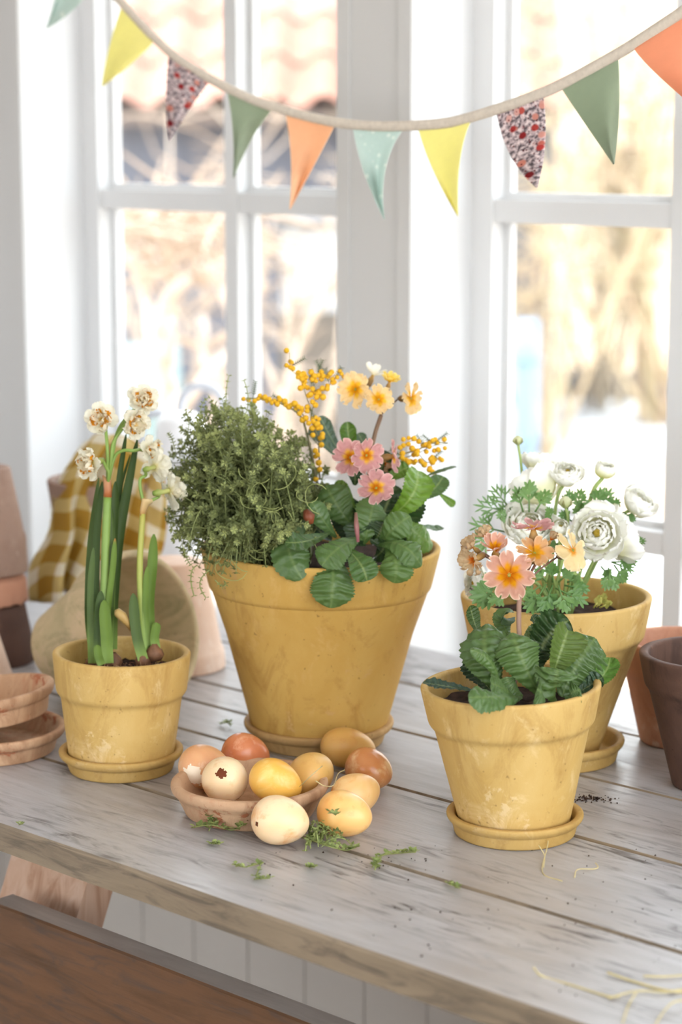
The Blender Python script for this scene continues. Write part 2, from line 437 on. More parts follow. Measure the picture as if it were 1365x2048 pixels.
# ------------------------------------------------------------------ outside the windows
GZ = -.02                                    # garden level
def m_ground():
    a = NT('garden_ground', .9, .1); co = a.coord('Position'); n = a.noise(co, .8, 6, .6, .5)
    a.color(a.ramp(n, [(.32, olin((214, 176, 148))), (.5, olin((232, 208, 184))), (.68, olin((240, 226, 208)))])); return a.bump(a.noise(co, 14, 5), .5, .02).m
m = MB(); m.box((-60, 2.2, GZ - .3), (40, 70, GZ)); gd = struct(m.build('ground', m_ground(), smooth=False))
m = MB(); m.box((-60, -60, GZ - .34), (40, 2.2, GZ - .04)); struct(m.build('ground_behind', m_ground(), smooth=False))
# pale patches lying on the ground, nearly white in the sun
def patch(px, py, rx, ry, hgt, name='pale_patch', mat=None):
    v = ray(px, py); c = CAM + v * ((GZ - CAM.z) / v.z); m = MB(); P = []
    for i in range(9):
        t = i / 8; row = []
        for j in range(36):
            a = 2 * PI * j / 36; k = 1 + .18 * mnoise.noise(Vector((math.cos(a) * 1.4, math.sin(a) * 1.4, px)))
            q = c + RGT * (math.cos(a) * rx * t * k) + FWD * (math.sin(a) * ry * t * k); row.append(Vector((q.x, q.y, GZ + .002 + hgt * (1 - t * t))))
        P.append(row)
    m.grid(P, close=True); return m.build(name, mat or M['snow'], gd)
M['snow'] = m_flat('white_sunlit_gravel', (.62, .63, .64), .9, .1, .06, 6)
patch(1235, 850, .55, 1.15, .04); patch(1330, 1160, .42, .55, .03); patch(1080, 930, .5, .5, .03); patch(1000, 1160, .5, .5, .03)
# garden shed with a pantile roof
SD = 10.0
base = pp(470, 226, SD)
def at_shed(u, v, z): q = base + RGT * u + FWD * v; return Vector((q.x, q.y, z))
shed = thing('tiled_shed', (base.x, base.y, GZ), 'low shed with orange pantile roof behind the left window', 'shed')
def orient_box(u0, u1, v0, v1, z0, z1):
    m = MB(); k = 0
    for z in (z0, z1):
        for u, v in ((u0, v0), (u1, v0), (u1, v1), (u0, v1)): m.vert(at_shed(u, v, z))
    m.f += [(0, 3, 2, 1), (4, 5, 6, 7), (0, 1, 5, 4), (1, 2, 6, 5), (2, 3, 7, 6), (3, 0, 4, 7)]; return m
EZ = base.z
orient_box(-1.5, 1.5, .22, 2.2, GZ, EZ + .06).build('wall', m_flat('grey_blue_boards', olin((112, 116, 132)), .8, .2, .15, 3), shed, smooth=False)
tm = MB(); P = []; TW, TL = .235, .34
for k in range(2):
    for i in range(4):
        row = []
        for j in range(13):
            u = j / 12; prof = .035 * math.sin(u * 2 * PI) + .008
            row.append(Vector(((u - .5) * TW * 1.06, i / 3 * TL * 1.12, prof + (.014 if k == 0 else 0) + (1 - i / 3) * .018)))
        P.append(row) if k == 0 else None
tm.grid(P)
tme = tm.data('roof_tile')
def m_tile():
    a = NT('pantile', .8, .2); oi = a.n('ShaderNodeObjectInfo'); n = a.noise(a.coord('Object'), 9, 4)
    c = a.ramp(oi.outputs['Random'], [(0, olin((206, 136, 112))), (.5, olin((216, 152, 128))), (1, olin((222, 168, 148)))])
    a.color(a.mix(a.mul(a.bw(n, .4, .7), .5), c, olin((196, 128, 100)))); return a.m
M['tile'] = m_tile(); tme.materials.append(M['tile'])
sl_ = math.radians(38)
for r_ in range(5):
    for c_ in range(13):
        o = bpy.data.objects.new('roof_tile', tme); COL.objects.link(o); o.parent = shed
        u = (c_ - 6) * TW; s = r_ * TL
        p = at_shed(u, s * math.cos(sl_), EZ + .02 + s * math.sin(sl_))
        X = RGT.normalized(); Yv = (FWD * math.cos(sl_) + Vector((0, 0, math.sin(sl_)))).normalized(); Zv = X.cross(Yv)
        Mx = Matrix((X, Yv, Zv)).transposed().to_4x4(); Mx.translation = p - world_loc(shed); o.matrix_local = Mx
m = MB(); d = 5 * TL
for u, s, z in ((-1.5, -.02, 0), (1.5, -.02, 0), (1.5, d, 0), (-1.5, d, 0)):
    for dz in (0, -.05): m.vert(at_shed(u, s * math.cos(sl_), EZ + .005 + s * math.sin(sl_) + dz))
m.f += [(0, 2, 4, 6), (7, 5, 3, 1), (0, 1, 3, 2), (2, 3, 5, 4), (4, 5, 7, 6), (6, 7, 1, 0)]
m.build('roof_deck', m_flat('roof_deck_wood', olin((120, 100, 90))), shed, smooth=False)
# white rendered outbuilding beyond the shrubs
q = pp(628, 520, 8.0)
M['render_white'] = m_flat('white_render', (.46, .47, .48), .9, .1, .12, 3)
ob = thing('white_outbuilding', (q.x, q.y, GZ), 'small white rendered outbuilding glimpsed through shrubs beside centre pier', 'shed')
base_keep = base; base = q
orient_box(-.12, .16, 0, .8, GZ, q.z + .12).build('wall', M['render_white'], ob, smooth=False)
orient_box(-.14, .18, -.04, .85, q.z + .12, q.z + .145).build('flat_roof', m_flat('felt_roof', olin((120, 118, 120))), ob, smooth=False)
orient_box(-.13, .17, -.03, 0, GZ, q.z - .19).build('door', m_flat('old_door', olin((120, 108, 96))), ob, smooth=False)
base = base_keep
# dry bank behind the right window
def m_bank():
    a = NT('dry_bank', .95, .05); co = a.coord('Position'); n = a.noise(co, 2.6, 6, .65, .8)
    a.color(a.ramp(n, [(.30, olin((214, 184, 150))), (.45, olin((240, 206, 168))), (.58, olin((246, 222, 184))), (.72, olin((228, 220, 168)))])); return a.bump(a.noise(co, 20, 5), .8, .05).m
m = MB(); P = []
for i in range(16):
    row = []
    for j in range(40):
        u = -.62 + j * .25; v = i * .34
        q0 = pp(1000, 700, 12.6); q = q0 + RGT * u + FWD * v
        z = GZ + .05 + 2.6 * sstep(0, 1, i / 12) + .28 * mnoise.noise(Vector((u * 1.3, v * 1.3, 2))) * (1 if i else 0)
        row.append(Vector((q.x, q.y, z)))
    P.append(row)
m.grid(P); struct(m.build('bank', m_bank()))
# low stone edging at its foot
st = thing('stone_edging', pp(1300, 775, 11.9) * 1, 'row of low grey edging stones outside the right window', 'edging')
st.location.z = GZ
M['stone'] = m_flat('edging_stone', olin((138, 134, 136)), .9, .1, .3, 5)
for k in range(6):
    c = pp(1125 + k * 52, 782, 11.9 - k * .03); m = MB(); hw = .068
    for z, s in ((GZ, 1), (GZ + .13, .97), (GZ + .16, .8)):
        for du, dv in ((-1, -1), (1, -1), (1, 1), (-1, 1)):
            qq = c + RGT * (du * hw * s + rnd(-.006, .006)) + FWD * (dv * .09 * s); m.vert((qq.x, qq.y, z))
    for a in (0, 4): m.f += [(a, a + 1, a + 5, a + 4), (a + 1, a + 2, a + 6, a + 5), (a + 2, a + 3, a + 7, a + 6), (a + 3, a, a + 4, a + 7)]
    m.f.append((8, 9, 10, 11)); m.build('stone', M['stone'], st, smooth=False)
# bare shrubs: forking stems and a haze of twigs
M['bark'] = m_vcol('pale_bark', .8, .15, 0, .2, .3, 12)
def shrub(name, px, dep, hgt, spread, n_main, n_twig, col, col2, label, seed, lean=0):
    random.seed(seed)
    g = pp(px, 900, dep); root = thing(name, (g.x, g.y, GZ), label, 'shrub', None)
    B = Vector((g.x, g.y, GZ)); ends = []
    for k in range(n_main):
        a = rnd(0, 2 * PI); rr = spread * math.sqrt(rnd(.05, 1)); h = hgt * rnd(.55, 1)
        p0 = B + Vector((rnd(-.12, .12), rnd(-.12, .12), 0))
        p2 = B + Vector((math.cos(a) * rr + lean, math.sin(a) * rr, h))
        p1 = (p0 + p2) * .5 + Vector((rnd(-.25, .25), rnd(-.25, .25), rnd(0, .25))) * spread
        c = bez(p0, p1, p2, 9); m = MB(); r0 = rnd(.008, .02)
        m.tube(c, [r0 * (1 - .75 * i / 8) for i in range(9)], 5, lerp(col, col2, rnd(0, 1))); m.build('branch', M['bark'], root); ends.append(c)
    m = MB()
    for k in range(n_twig):
        c = random.choice(ends); p0 = c[random.randint(3, 8)]
        d_ = Vector((rnd(-1, 1), rnd(-1, 1), rnd(-.5, .9))) * spread * rnd(.15, .5)
        p2 = p0 + d_; p1 = (p0 + p2) * .5 + Vector((rnd(-1, 1), rnd(-1, 1), rnd(-1, 1))) * spread * .1
        m.tube(bez(p0, p1, p2, 4), [.006, .005, .004, .002], 3, lerp(col, col2, rnd(0, 1)), cap=False)
    o = m.build('twigs', M['bark'], root); o['kind'] = 'stuff'
    random.seed(7); return root
tan1, tan2 = olin((226, 190, 158)), olin((240, 214, 188))
shrub('bare_shrub', 330, 8.2, 1.5, .75, 12, 150, tan1, tan2, 'tangled tan shrub in front of the tiled shed wall', 11)
shrub('bare_shrub', 640, 6.4, 1.35, .5, 12, 230, olin((176, 150, 126)), tan2, 'greyish bare shrub in front of the white outbuilding', 12)
shrub('bare_shrub', 1090, 9.6, 2.2, .8, 16, 480, olin((244, 206, 160)), olin((248, 226, 178)), 'tall ochre shrub at left side of the right window', 13)
shrub('bare_shrub', 1330, 10.6, 2.4, .8, 16, 480, olin((246, 200, 160)), olin((232, 220, 158)), 'tall peach and olive shrub at right edge of view', 14)
shrub('bare_shrub', 1200, 11.2, 2.6, .8, 14, 420, olin((230, 206, 170)), olin((248, 220, 184)), 'sandy bare shrub standing on the bank between taller shrubs', 15)
# a climber with thick looping stems close to the left window
vn = thing('bare_climber', onz(340, 900, 0) * 1, 'bare climber with thick looping pale stems outside the left window', 'climber')
vb = pp(340, 800, 5.0); vn.location = (vb.x, vb.y, GZ)
for pts, r0 in (([(225, 470), (270, 520), (330, 548), (400, 545), (480, 515)], 12), ([(262, 520), (292, 590), (306, 690), (345, 780), (360, 860), (365, 1250)], 11),
                ([(372, 555), (330, 600), (306, 680), (300, 760), (282, 830), (275, 1250)], 11), ([(420, 540), (450, 590), (470, 660), (466, 750), (462, 1250)], 12),
                ([(318, 645), (370, 680), (410, 690), (470, 660)], 8), ([(470, 690), (420, 740), (380, 800), (340, 850), (330, 1250)], 10),
                ([(405, 640), (412, 720), (432, 800), (446, 1250)], 11), ([(345, 640), (338, 720), (330, 800), (322, 1250)], 9)):
    m = MB(); c = cat_rom([pp(x, y, 5.0 + .12 * math.sin(x * .05 + y * .02)) for x, y in pts], 6)
    for q in c: q.z = max(q.z, GZ)
    m.tube(c, [r0 * 5.0 / FPX] * len(c), 8, olin((255, 232, 214)), olin((250, 222, 196))); m.build('vine_stem', M['bark'], vn)
m = MB(); random.seed(5)
for k in range(150):
    x, y = rnd(225, 480), rnd(390, 520); d0 = rnd(4.8, 5.4); p0 = pp(x, y, d0); p2 = p0 + Vector((rnd(-.2, .2), rnd(-.2, .2), rnd(-.12, .12)))
    m.tube(bez(p0, (p0 + p2) * .5 + Vector((rnd(-.04, .04), 0, rnd(-.05, .05))), p2, 5), [.005, .006, .005, .004, .002], 4, lerp(tan1, tan2, rnd(0, 1)), cap=False)
o = m.build('twigs', M['bark'], vn); o['kind'] = 'stuff'; random.seed(7)
# tubs
def tub(name, px, py, dep, wpx, hpx, c, label):
    g = pp(px, py, dep); r = wpx * dep / FPX / 2; h = max(.12, (CAM.z - GZ) - ((CAM.z - g.z)))
    t = thing(name, (g.x, g.y, GZ), label, 'barrel'); m = MB()
    pr = [(0, 0), (r * .86, 0), (r * .98, h * .25), (r, h * .5), (r * .97, h * .8), (r * .9, h), (r * .82, h), (r * .82, h * .9), (0, h * .88)]
    m.lathe(pr, 32); m.xform(Matrix.Translation((g.x, g.y, GZ))); m.build('body', m_flat(name + '_plastic', c, .5, .4, .1, 3), t)
    for hz in (.25, .75):
        m = MB(); rr = r * 1.0
        m.tube([Vector((g.x + math.cos(a) * rr, g.y + math.sin(a) * rr, GZ + h * hz)) for a in [2 * PI * i / 32 for i in range(33)]], .012, 5, cap=False)
        m.build('hoop', m_flat(name + '_hoop', tuple(v * .8 for v in c), .5, .4), t)
tub('water_barrel', 300, 690, 7.0, 130, 0, olin((150, 182, 184)), 'teal water barrel behind the climber stems')
tub('water_barrel', 1056, 640, 9.0, 50, 0, olin((150, 190, 236)), 'pale blue barrel at the left edge of right window')
# two arched hoops and a round white pot on the ledge outside the left window
LZ = ZB
sbox('ledge', (-2.5, SILLY + .03, LZ - .04), (-.9, SILLY + .42, LZ - .002), M['white_paint'], wb)
for px0, px1, top, lab in ((362, 446, 768, 'taller pale grey arched hoop outside the left window'), (283, 345, 812, 'lower pale grey arched hoop beside the white garden pot')):
    dp = 3.12; a0 = pp(px0, top + 45, dp); a1 = pp(px1, top + 45, dp); c = (a0 + a1) / 2; hw = (a1 - a0).length / 2
    pts = [Vector((a0.x, a0.y, LZ - .002)), Vector((a0.x, a0.y, a0.z - .02))] + [c + RGT * (-math.cos(t) * hw) + Vector((0, 0, math.sin(t) * hw)) for t in [PI * i / 14 for i in range(15)]] + [Vector((a1.x, a1.y, a1.z - .02)), Vector((a1.x, a1.y, LZ - .002))]
    m = MB(); m.tube(pts, 9.5 * dp / FPX, 10); o = m.build('arched_hoop', m_flat('galvanised_hoop', olin((206, 206, 216)), .5, .4, .1)); tag(o, lab, 'hoop', 'hoops outside the left window')
g = pp(362, 850, 3.06); hh = g.z - LZ + .018; m = MB()
m.lathe([(0, 0), (.022, 0), (.03, hh * .4), (.036, hh - .03), (.034, hh - .01), (.024, hh), (0, hh + .003)], 32); m.xform(Matrix.Translation((g.x, g.y, LZ - .002)))
tag(m.build('garden_pot', m_flat('white_glaze', (.85, .85, .86), .3, .5, .04)), 'tall white rounded pot on the ledge outside the left window', 'pot')

# ------------------------------------------------------------------ pots and saucers
def scale_at(dep): return dep / FPX
def lathe_obj(name, prof, mat, loc, seg=80, wob=.006, seed=0, M4=None, parent=None):
    m = MB(); m.lathe(prof, seg, wob, seed)
    me = m.data(name)
    o = put(name, me, mat, parent, None if M4 is not None else loc)
    if M4 is not None: o.matrix_local = M4
    return o
def rounded(pts, r, n=3):                     # round the corners of a lathe profile
    out = [pts[0]]
    for i in range(1, len(pts) - 1):
        a, b, c = Vector(pts[i - 1]), Vector(pts[i]), Vector(pts[i + 1])
        l1, l2 = (a - b).length, (c - b).length
        d = min(r, l1 * .45, l2 * .45)
        if d < 1e-5: out.append(pts[i]); continue
        p, q = b + (a - b).normalized() * d, b + (c - b).normalized() * d
        for k in range(n + 1):
            t = k / n; v = p * (1 - t) ** 2 + b * 2 * t * (1 - t) + q * t * t; out.append((v.x, v.y))
    out.append(pts[-1]); return out
def densify(pts, step):
    out = []
    for a, b in zip(pts[:-1], pts[1:]):
        n = max(1, int(math.hypot(b[0] - a[0], b[1] - a[1]) / step))
        for k in range(n): out.append((a[0] + (b[0] - a[0]) * k / n, a[1] + (b[1] - a[1]) * k / n))
    out.append(pts[-1]); return out
def pot_profile(rt, rb1, rbt, rb, H, band, wall=.007):
    hb = H - band
    p = [(0, 0), (rb, 0), (rbt, hb - .0015), (rb1, hb + .0035), (rt, H), (rt - wall, H), (rt - wall - band * .12, hb), (rb - wall * .8, wall), (0, wall)]
    return densify(rounded(p, .0032), .012)
def saucer_profile(r, rb, h, wall=.0065):
    p = [(0, 0), (rb, 0), (rb + (r - rb) * .35, h * .55), (r - .003, h * .62), (r, h * .8), (r, h), (r - wall, h), (rb - wall * .6, .006), (0, .006)]
    return densify(rounded(p, .0026), .012)
POTS = {}
def pot_with_saucer(key, sc_px, rim_px, s_w, s_bw, p_bw, rim_w, band_px, bandbot_w, bodytop_w, mat, smat, plabel, slabel, tilt=None):
    """sc_px: centre of the saucer's foot; rim_px: centre of the pot's rim; *_w: widths in pixels"""
    B = onz(*sc_px); dep = depth(B); k = dep / FPX
    sh = .0215 * (dep / 2.09)
    sa = lathe_obj('saucer', saucer_profile(s_w * k / 2, s_bw * k / 2, sh), smat, B, 72, .006, key)
    tag(sa, slabel, 'saucer')
    z0 = .0065
    # rim height: where the pixel row of the rim centre meets the pot's axis
    lo, hi = .02, .4
    for _ in range(40):
        mid = (lo + hi) / 2
        if pix(B + Vector((0, 0, mid)))[1] > rim_px[1]: lo = mid
        else: hi = mid
    H = lo - z0; kd = depth(B + Vector((0, 0, lo))) / FPX
    off = RGT * ((rim_px[0] - pix(B + Vector((0, 0, lo)))[0]) * kd)
    prof = pot_profile(rim_w * kd / 2, bandbot_w * kd / 2, bodytop_w * kd / 2, p_bw * k / 2, H, band_px * kd / math.cos(PIT + .05))
    P0 = B + Vector((0, 0, z0))
    M4 = Matrix.Translation(P0)
    sh_ = Matrix.Identity(4)
    ax = (Vector((0, 0, H)) + off).normalized(); M4 = M4 @ Vector((0, 0, 1)).rotation_difference(ax).to_matrix().to_4x4()
    po = lathe_obj('flower_pot', prof, mat, None, 96, .006, key + 3, M4)
    tag(po, plabel, 'flower pot')
    POTS[key] = dict(B=B, H=H, z0=z0, rt=rim_w * kd / 2, wall=.007, dep=depth(P0 + ax * H), rim=P0 + ax * H, kd=kd)
    return po
pot_with_saucer(1, (243, 1538), (243.5, 1302), 248, 205, 205, 277, 84, 262, 243, M['pot_yellow'], M['saucer_mustard'],
                'smallest yellow flower pot, holding the daffodils', 'mustard saucer under the daffodil pot')
pot_with_saucer(2, (638, 1481), (641, 1090), 300, 256, 258, 484, 88, 446, 420, M['pot_ochre'], M['saucer_brown'],
                'largest ochre flower pot, planted with thyme and primrose', 'brownish saucer under the largest ochre pot')
pot_with_saucer(3, (1030, 1664), (1022, 1366), 274, 240, 216, 364, 82, 334, 312, M['pot_yellow'], M['saucer_mustard'],
                'yellow flower pot with pale scratches in the right foreground', 'yellow saucer under the foreground primrose pot')
pot_with_saucer(4, (1110, 1514), (1113, 1188), 276, 244, 172, 384, 88, 352, 332, M['pot_yellow'], M['saucer_mustard'],
                'yellow flower pot of white ranunculus behind the primrose pot', 'mustard saucer under the ranunculus pot')
def soil(key, drop, label, rr=None):
    p = POTS[key]; r = (rr or p['rt'] - .009 - .006); c = p['rim'] - Vector((0, 0, drop)); r -= drop * .22
    m = MB(); P = []
    for i in range(10):
        t = i / 9
        P.append([Vector((c.x + math.cos(a) * r * t, c.y + math.sin(a) * r * t, c.z + .0055 * mnoise.noise(Vector((math.cos(a) * t * 5, math.sin(a) * t * 5, key))) + .004 * mnoise.noise(Vector((math.cos(a) * t * 17, math.sin(a) * t * 17, key))) + .004 * (1 - t))) for a in [2 * PI * j / 40 for j in range(40)]])
    m.grid(P, close=True); o = m.build('potting_soil', M['soil']); tag(o, label, 'soil')
    o['kind'] = 'stuff'; return c
S1 = soil(1, .020, 'dark potting soil around the daffodil bulbs')
S2 = soil(2, .016, 'dark potting soil under thyme in the largest pot')
S3 = soil(3, .018, 'dark potting soil under the foreground primrose leaves')
S4 = soil(4, .022, 'dark potting soil inside the ranunculus pot')

# loose terracotta pots
def plain_pot(name, foot_px, rim_y, rb_w, bodytop_w, bandbot_w, rim_w, band_px, mat, label, wall=.0075, rim_x=None):
    B = onz(*foot_px); lo, hi = .02, .5
    for _ in range(40):
        mid = (lo + hi) / 2
        if pix(B + Vector((0, 0, mid)))[1] > rim_y: lo = mid
        else: hi = mid
    k = depth(B) / FPX; kd = depth(B + Vector((0, 0, lo))) / FPX
    o = lathe_obj(name, pot_profile(rim_w * kd / 2, bandbot_w * kd / 2, bodytop_w * kd / 2, rb_w * k / 2, lo, band_px * kd, wall), mat, B, 80, .008, rim_y)
    return tag(o, label, 'flower pot')
plain_pot('flower_pot', (1421, 1570), 1304, 150, 256, 274, 300, 74, M['terracotta_dark'], 'dark brown empty terracotta pot at the right edge', .009)
plain_pot('flower_pot', (1356, 1481), 1277, 150, 214, 222, 236, 72, M['terracotta_orange'], 'orange empty terracotta pot behind the dark brown one', .007)
def inverted_pot(foot_px, top_y, rim_w, top_w, band_px, mat, label, base_z=0.0, name='flower_pot', at=None, h=None):
    B = at.copy() if at is not None else onz(*foot_px); lo, hi = .02, .5
    if h is None:
        for _ in range(40):
            mid = (lo + hi) / 2
            if pix(B + Vector((0, 0, mid)))[1] > top_y: lo = mid
            else: hi = mid
    else: lo = h
    k = depth(B) / FPX; r = rim_w * k / 2; rb = top_w * k / 2; rbt = rb + (r - rb) * .80; band = band_px * k
    pr = pot_profile(r, r * .97, rbt, rb, lo, band, .007)
    M4 = Matrix.Translation(B + Vector((0, 0, lo))) @ Matrix.Rotation(PI, 4, 'X')
    o = lathe_obj(name, pr, mat, None, 72, .008, top_y, M4); tag(o, label, 'flower pot'); return B, lo, o
# pink pot standing upside down beside the big pot
inverted_pot((352, 1333), 1120, 200, 120, 42, M['terracotta_pale'], 'pale pink pot upside down left of the largest pot')
# stack of upturned pots at the left edge
B, h, o = inverted_pot((-18, 1322), 1204, 176, 140, 40, M['terracotta_dark'], 'dark brown upturned pot at the bottom of left stack')
B2 = B + Vector((0, 0, h)); k = depth(B) / FPX
_, h2, o = inverted_pot(None, 0, 156, 122, 46, M['terracotta_orange'], 'orange upturned pot with a chipped rim in left stack', at=B2, h=62 * k)
o.data = o.data.copy()
for v in o.data.vertices:                    # broken lower rim
    a = math.atan2(v.co.y, v.co.x)
    if v.co.z > h2 - .014: v.co.z -= .009 * max(0, mnoise.noise(Vector((math.cos(a) * 4, math.sin(a) * 4, 5))) + .25) * ((v.co.z - h2 + .014) / .014)
B3 = B2 + Vector((0, 0, h2))
inverted_pot(None, 0, 158, 96, 78, M['terracotta'], 'tall upturned terracotta pot topping the left stack', at=B3, h=.122)
inverted_pot((-62, 1385), 1236, 190, 104, 34, M['terracotta_pale'], 'whitish upturned pot cut off by the left edge')
# two shallow saucers, the upper one tipped
k = depth(onz(-14, 1500)) / FPX
B = onz(-16, 1500); rs = 148 * k
o = lathe_obj('saucer', saucer_profile(rs, rs * .84, .026), M['terracotta_dish'], B, 72, .01, 3); tag(o, 'lower terracotta saucer with chipped orange rim at left edge', 'saucer')
tip = Matrix.Translation(B + Vector((0, 0, .0325)) - RGT * .004) @ Matrix.Rotation(math.radians(7.5), 4, -(FWD * .8 + RGT * .2).normalized())
o = lathe_obj('saucer', saucer_profile(rs * .96, rs * .82, .029), M['terracotta_dish'], None, 72, .01, 5, tip); tag(o, 'upper terracotta saucer tipped on the one below it', 'saucer')
# mossy pot lying on its side
b1 = onz(292, 1262, .083); rbase, rrim = .041, .083; L = .136
hx = (RGT * .80 - FWD * .60).normalized(); sl2 = (rrim - rbase) / L; ax = (hx * math.sqrt(1 - sl2 * sl2) + Vector((0, 0, sl2))).normalized()
b0 = b1 - ax * L
pr = pot_profile(rrim, rrim * .96, rrim * .86, rbase, L, .045, .008)
M4 = Matrix.Translation(b0) @ Vector((0, 0, 1)).rotation_difference(ax).to_matrix().to_4x4()
o = lathe_obj('flower_pot', pr, M['clay_mossy'], None, 72, .008, 8, M4); tag(o, 'greenish mossy pot lying on its side behind the daffodils', 'flower pot')
zmin = min((o.matrix_world if False else M4) @ v.co for v in o.data.vertices) if False else min((M4 @ v.co).z for v in o.data.vertices)
o.location.z += TZ - zmin + .0003
LYING = o
# large pink pot under the checked cloth
BC = onz(216, 1268)
plain = plain_pot('flower_pot', (216, 1268), 956, 150, 200, 214, 232, 70, M['terracotta'], 'tall pinkish pot half hidden under the checked cloth', .008)
dcl = depth(BC)

# ------------------------------------------------------------------ checked cloth
def m_check():
    a = NT('gingham_cloth', .85, .1); tc = a.n('ShaderNodeTexCoord'); sp = a.n('ShaderNodeSeparateXYZ'); a.link(tc.outputs['UV'], sp.inputs[0])
    def band(o):
        fr = a.n('ShaderNodeMath', operation='FRACT'); mu = a.mul(o, 4.6); a.link(mu, fr.inputs[0])
        gt = a.n('ShaderNodeMath', operation='GREATER_THAN'); a.link(fr.outputs[0], gt.inputs[0]); gt.inputs[1].default_value = .42; return gt.outputs[0]
    s = a.n('ShaderNodeMath', operation='ADD'); a.link(band(sp.outputs[0]), s.inputs[0]); a.link(band(sp.outputs[1]), s.inputs[1])
    h = a.mul(s.outputs[0], .5)
    a.color(a.ramp(h, [(0, lin((236, 228, 206))), (.5, lin((208, 184, 120))), (1, lin((180, 140, 58)))]))
    return a.bump(a.noise(a.coord('UV'), 260, 2), .15, .0006).trans(.3).m
rows = [[(172, 884), (205, 872), (250, 876), (296, 902), (326, 932)],
        [(128, 948), (165, 935), (222, 930), (282, 945), (326, 982)],
        [(106, 1006), (142, 1002), (204, 1000), (270, 1004), (324, 1042)],
        [(98, 1070), (136, 1072), (196, 1068), (262, 1062), (320, 1090)],
        [(66, 1138), (112, 1138), (172, 1130), (240, 1112), (314, 1112)],
        [(66, 1212), (108, 1200), (148, 1184), (206, 1150), (306, 1120)]]
front = depth(BC + Vector((0, 0, .15))) - .074
ctrl = []
for i, r_ in enumerate(rows):
    row = []
    for j, (x, y) in enumerate(r_):
        bulge = (0 if i else .03) + .030 * ((j - 2) / 2) ** 2 - .012 * max(0, i - 2)
        row.append(pp(x, y, front + bulge))
    ctrl.append(row)
ctrl.insert(0, [p + FWD * .05 - Vector((0, 0, .016)) + RGT * ((2 - j) * .006) for j, p in enumerate(ctrl[0])])
cols = [cat_rom([ctrl[i][j] for i in range(len(ctrl))], 6) for j in range(5)]
nr = len(cols[0]); P = []; U = []
for i in range(nr):
    row = cat_rom([cols[j][i] for j in range(5)], 9); n = len(row); v = i / (nr - 1); rr = []
    for j, p in enumerate(row):
        u = j / (n - 1)
        f = .015 * math.sin(u * 17 + v * 5.0 + 1.6 * math.sin(v * 4)) * (.35 + .8 * v) + .007 * math.sin(u * 31 - v * 8)
        rr.append(p - FWD * f + RGT * (f * .4))
    P.append(rr); U.append([(j / (n - 1) * 1.0 + .001, v * 1.25 + .13 * math.sin(j / n * 6) * v + .001) for j in range(n)])
m = MB(); m.grid(P, None, U); o = m.build('checked_cloth', m_check()); tag(o, 'yellow and white checked cloth draped over a pot', 'cloth')
sm = o.modifiers.new('thickness', 'SOLIDIFY'); sm.thickness = .0012

# ------------------------------------------------------------------ the dish of eggs
DC = onz(500, 1558, .031); DC.z = TZ; kD = depth(DC) / FPX
rD = 158 * kD
p = [(0, 0), (rD * .80, 0), (rD * .92, .018), (rD * .985, .0225), (rD, .026), (rD * .99, .031), (rD - .008, .031), (rD * .78, .0075), (0, .0075)]
dish = lathe_obj('clay_dish', densify(rounded(p, .003), .012), M['terracotta_dish'], DC, 80, .012, 9); tag(dish, 'shallow rough terracotta dish holding the eggs', 'dish')
def egg_mesh(name, a, b, hole=None):
    m = MB(); P = []; nz, na = 44, 56
    for i in range(nz + 1):
        th = PI * i / nz; x = -a * math.cos(th); r = b * math.sin(th) * (1 - .16 * math.cos(th) * -1 * 1.0) if False else b * math.sin(th) * (1 - .13 * (x / a))
        P.append([Vector((x, r * math.cos(2 * PI * j / na), r * math.sin(2 * PI * j / na))) for j in range(na)])
    m.grid(P, close=True)
    if hole:
        hd, hr = hole; hd = Vector(hd).normalized(); keep = []
        for f in m.f:
            c = sum((m.v[i] for i in f), Vector()) / len(f); d_ = c.normalized()
            ang = math.acos(max(-1, min(1, d_.dot(hd))))
            n_ = mnoise.noise(c * 700) * .5 + mnoise.noise(c * 260 + Vector((3, 1, 2))) * .9
            if ang > hr * (1 + .75 * n_): keep.append(f)
        m.f = keep
    return m
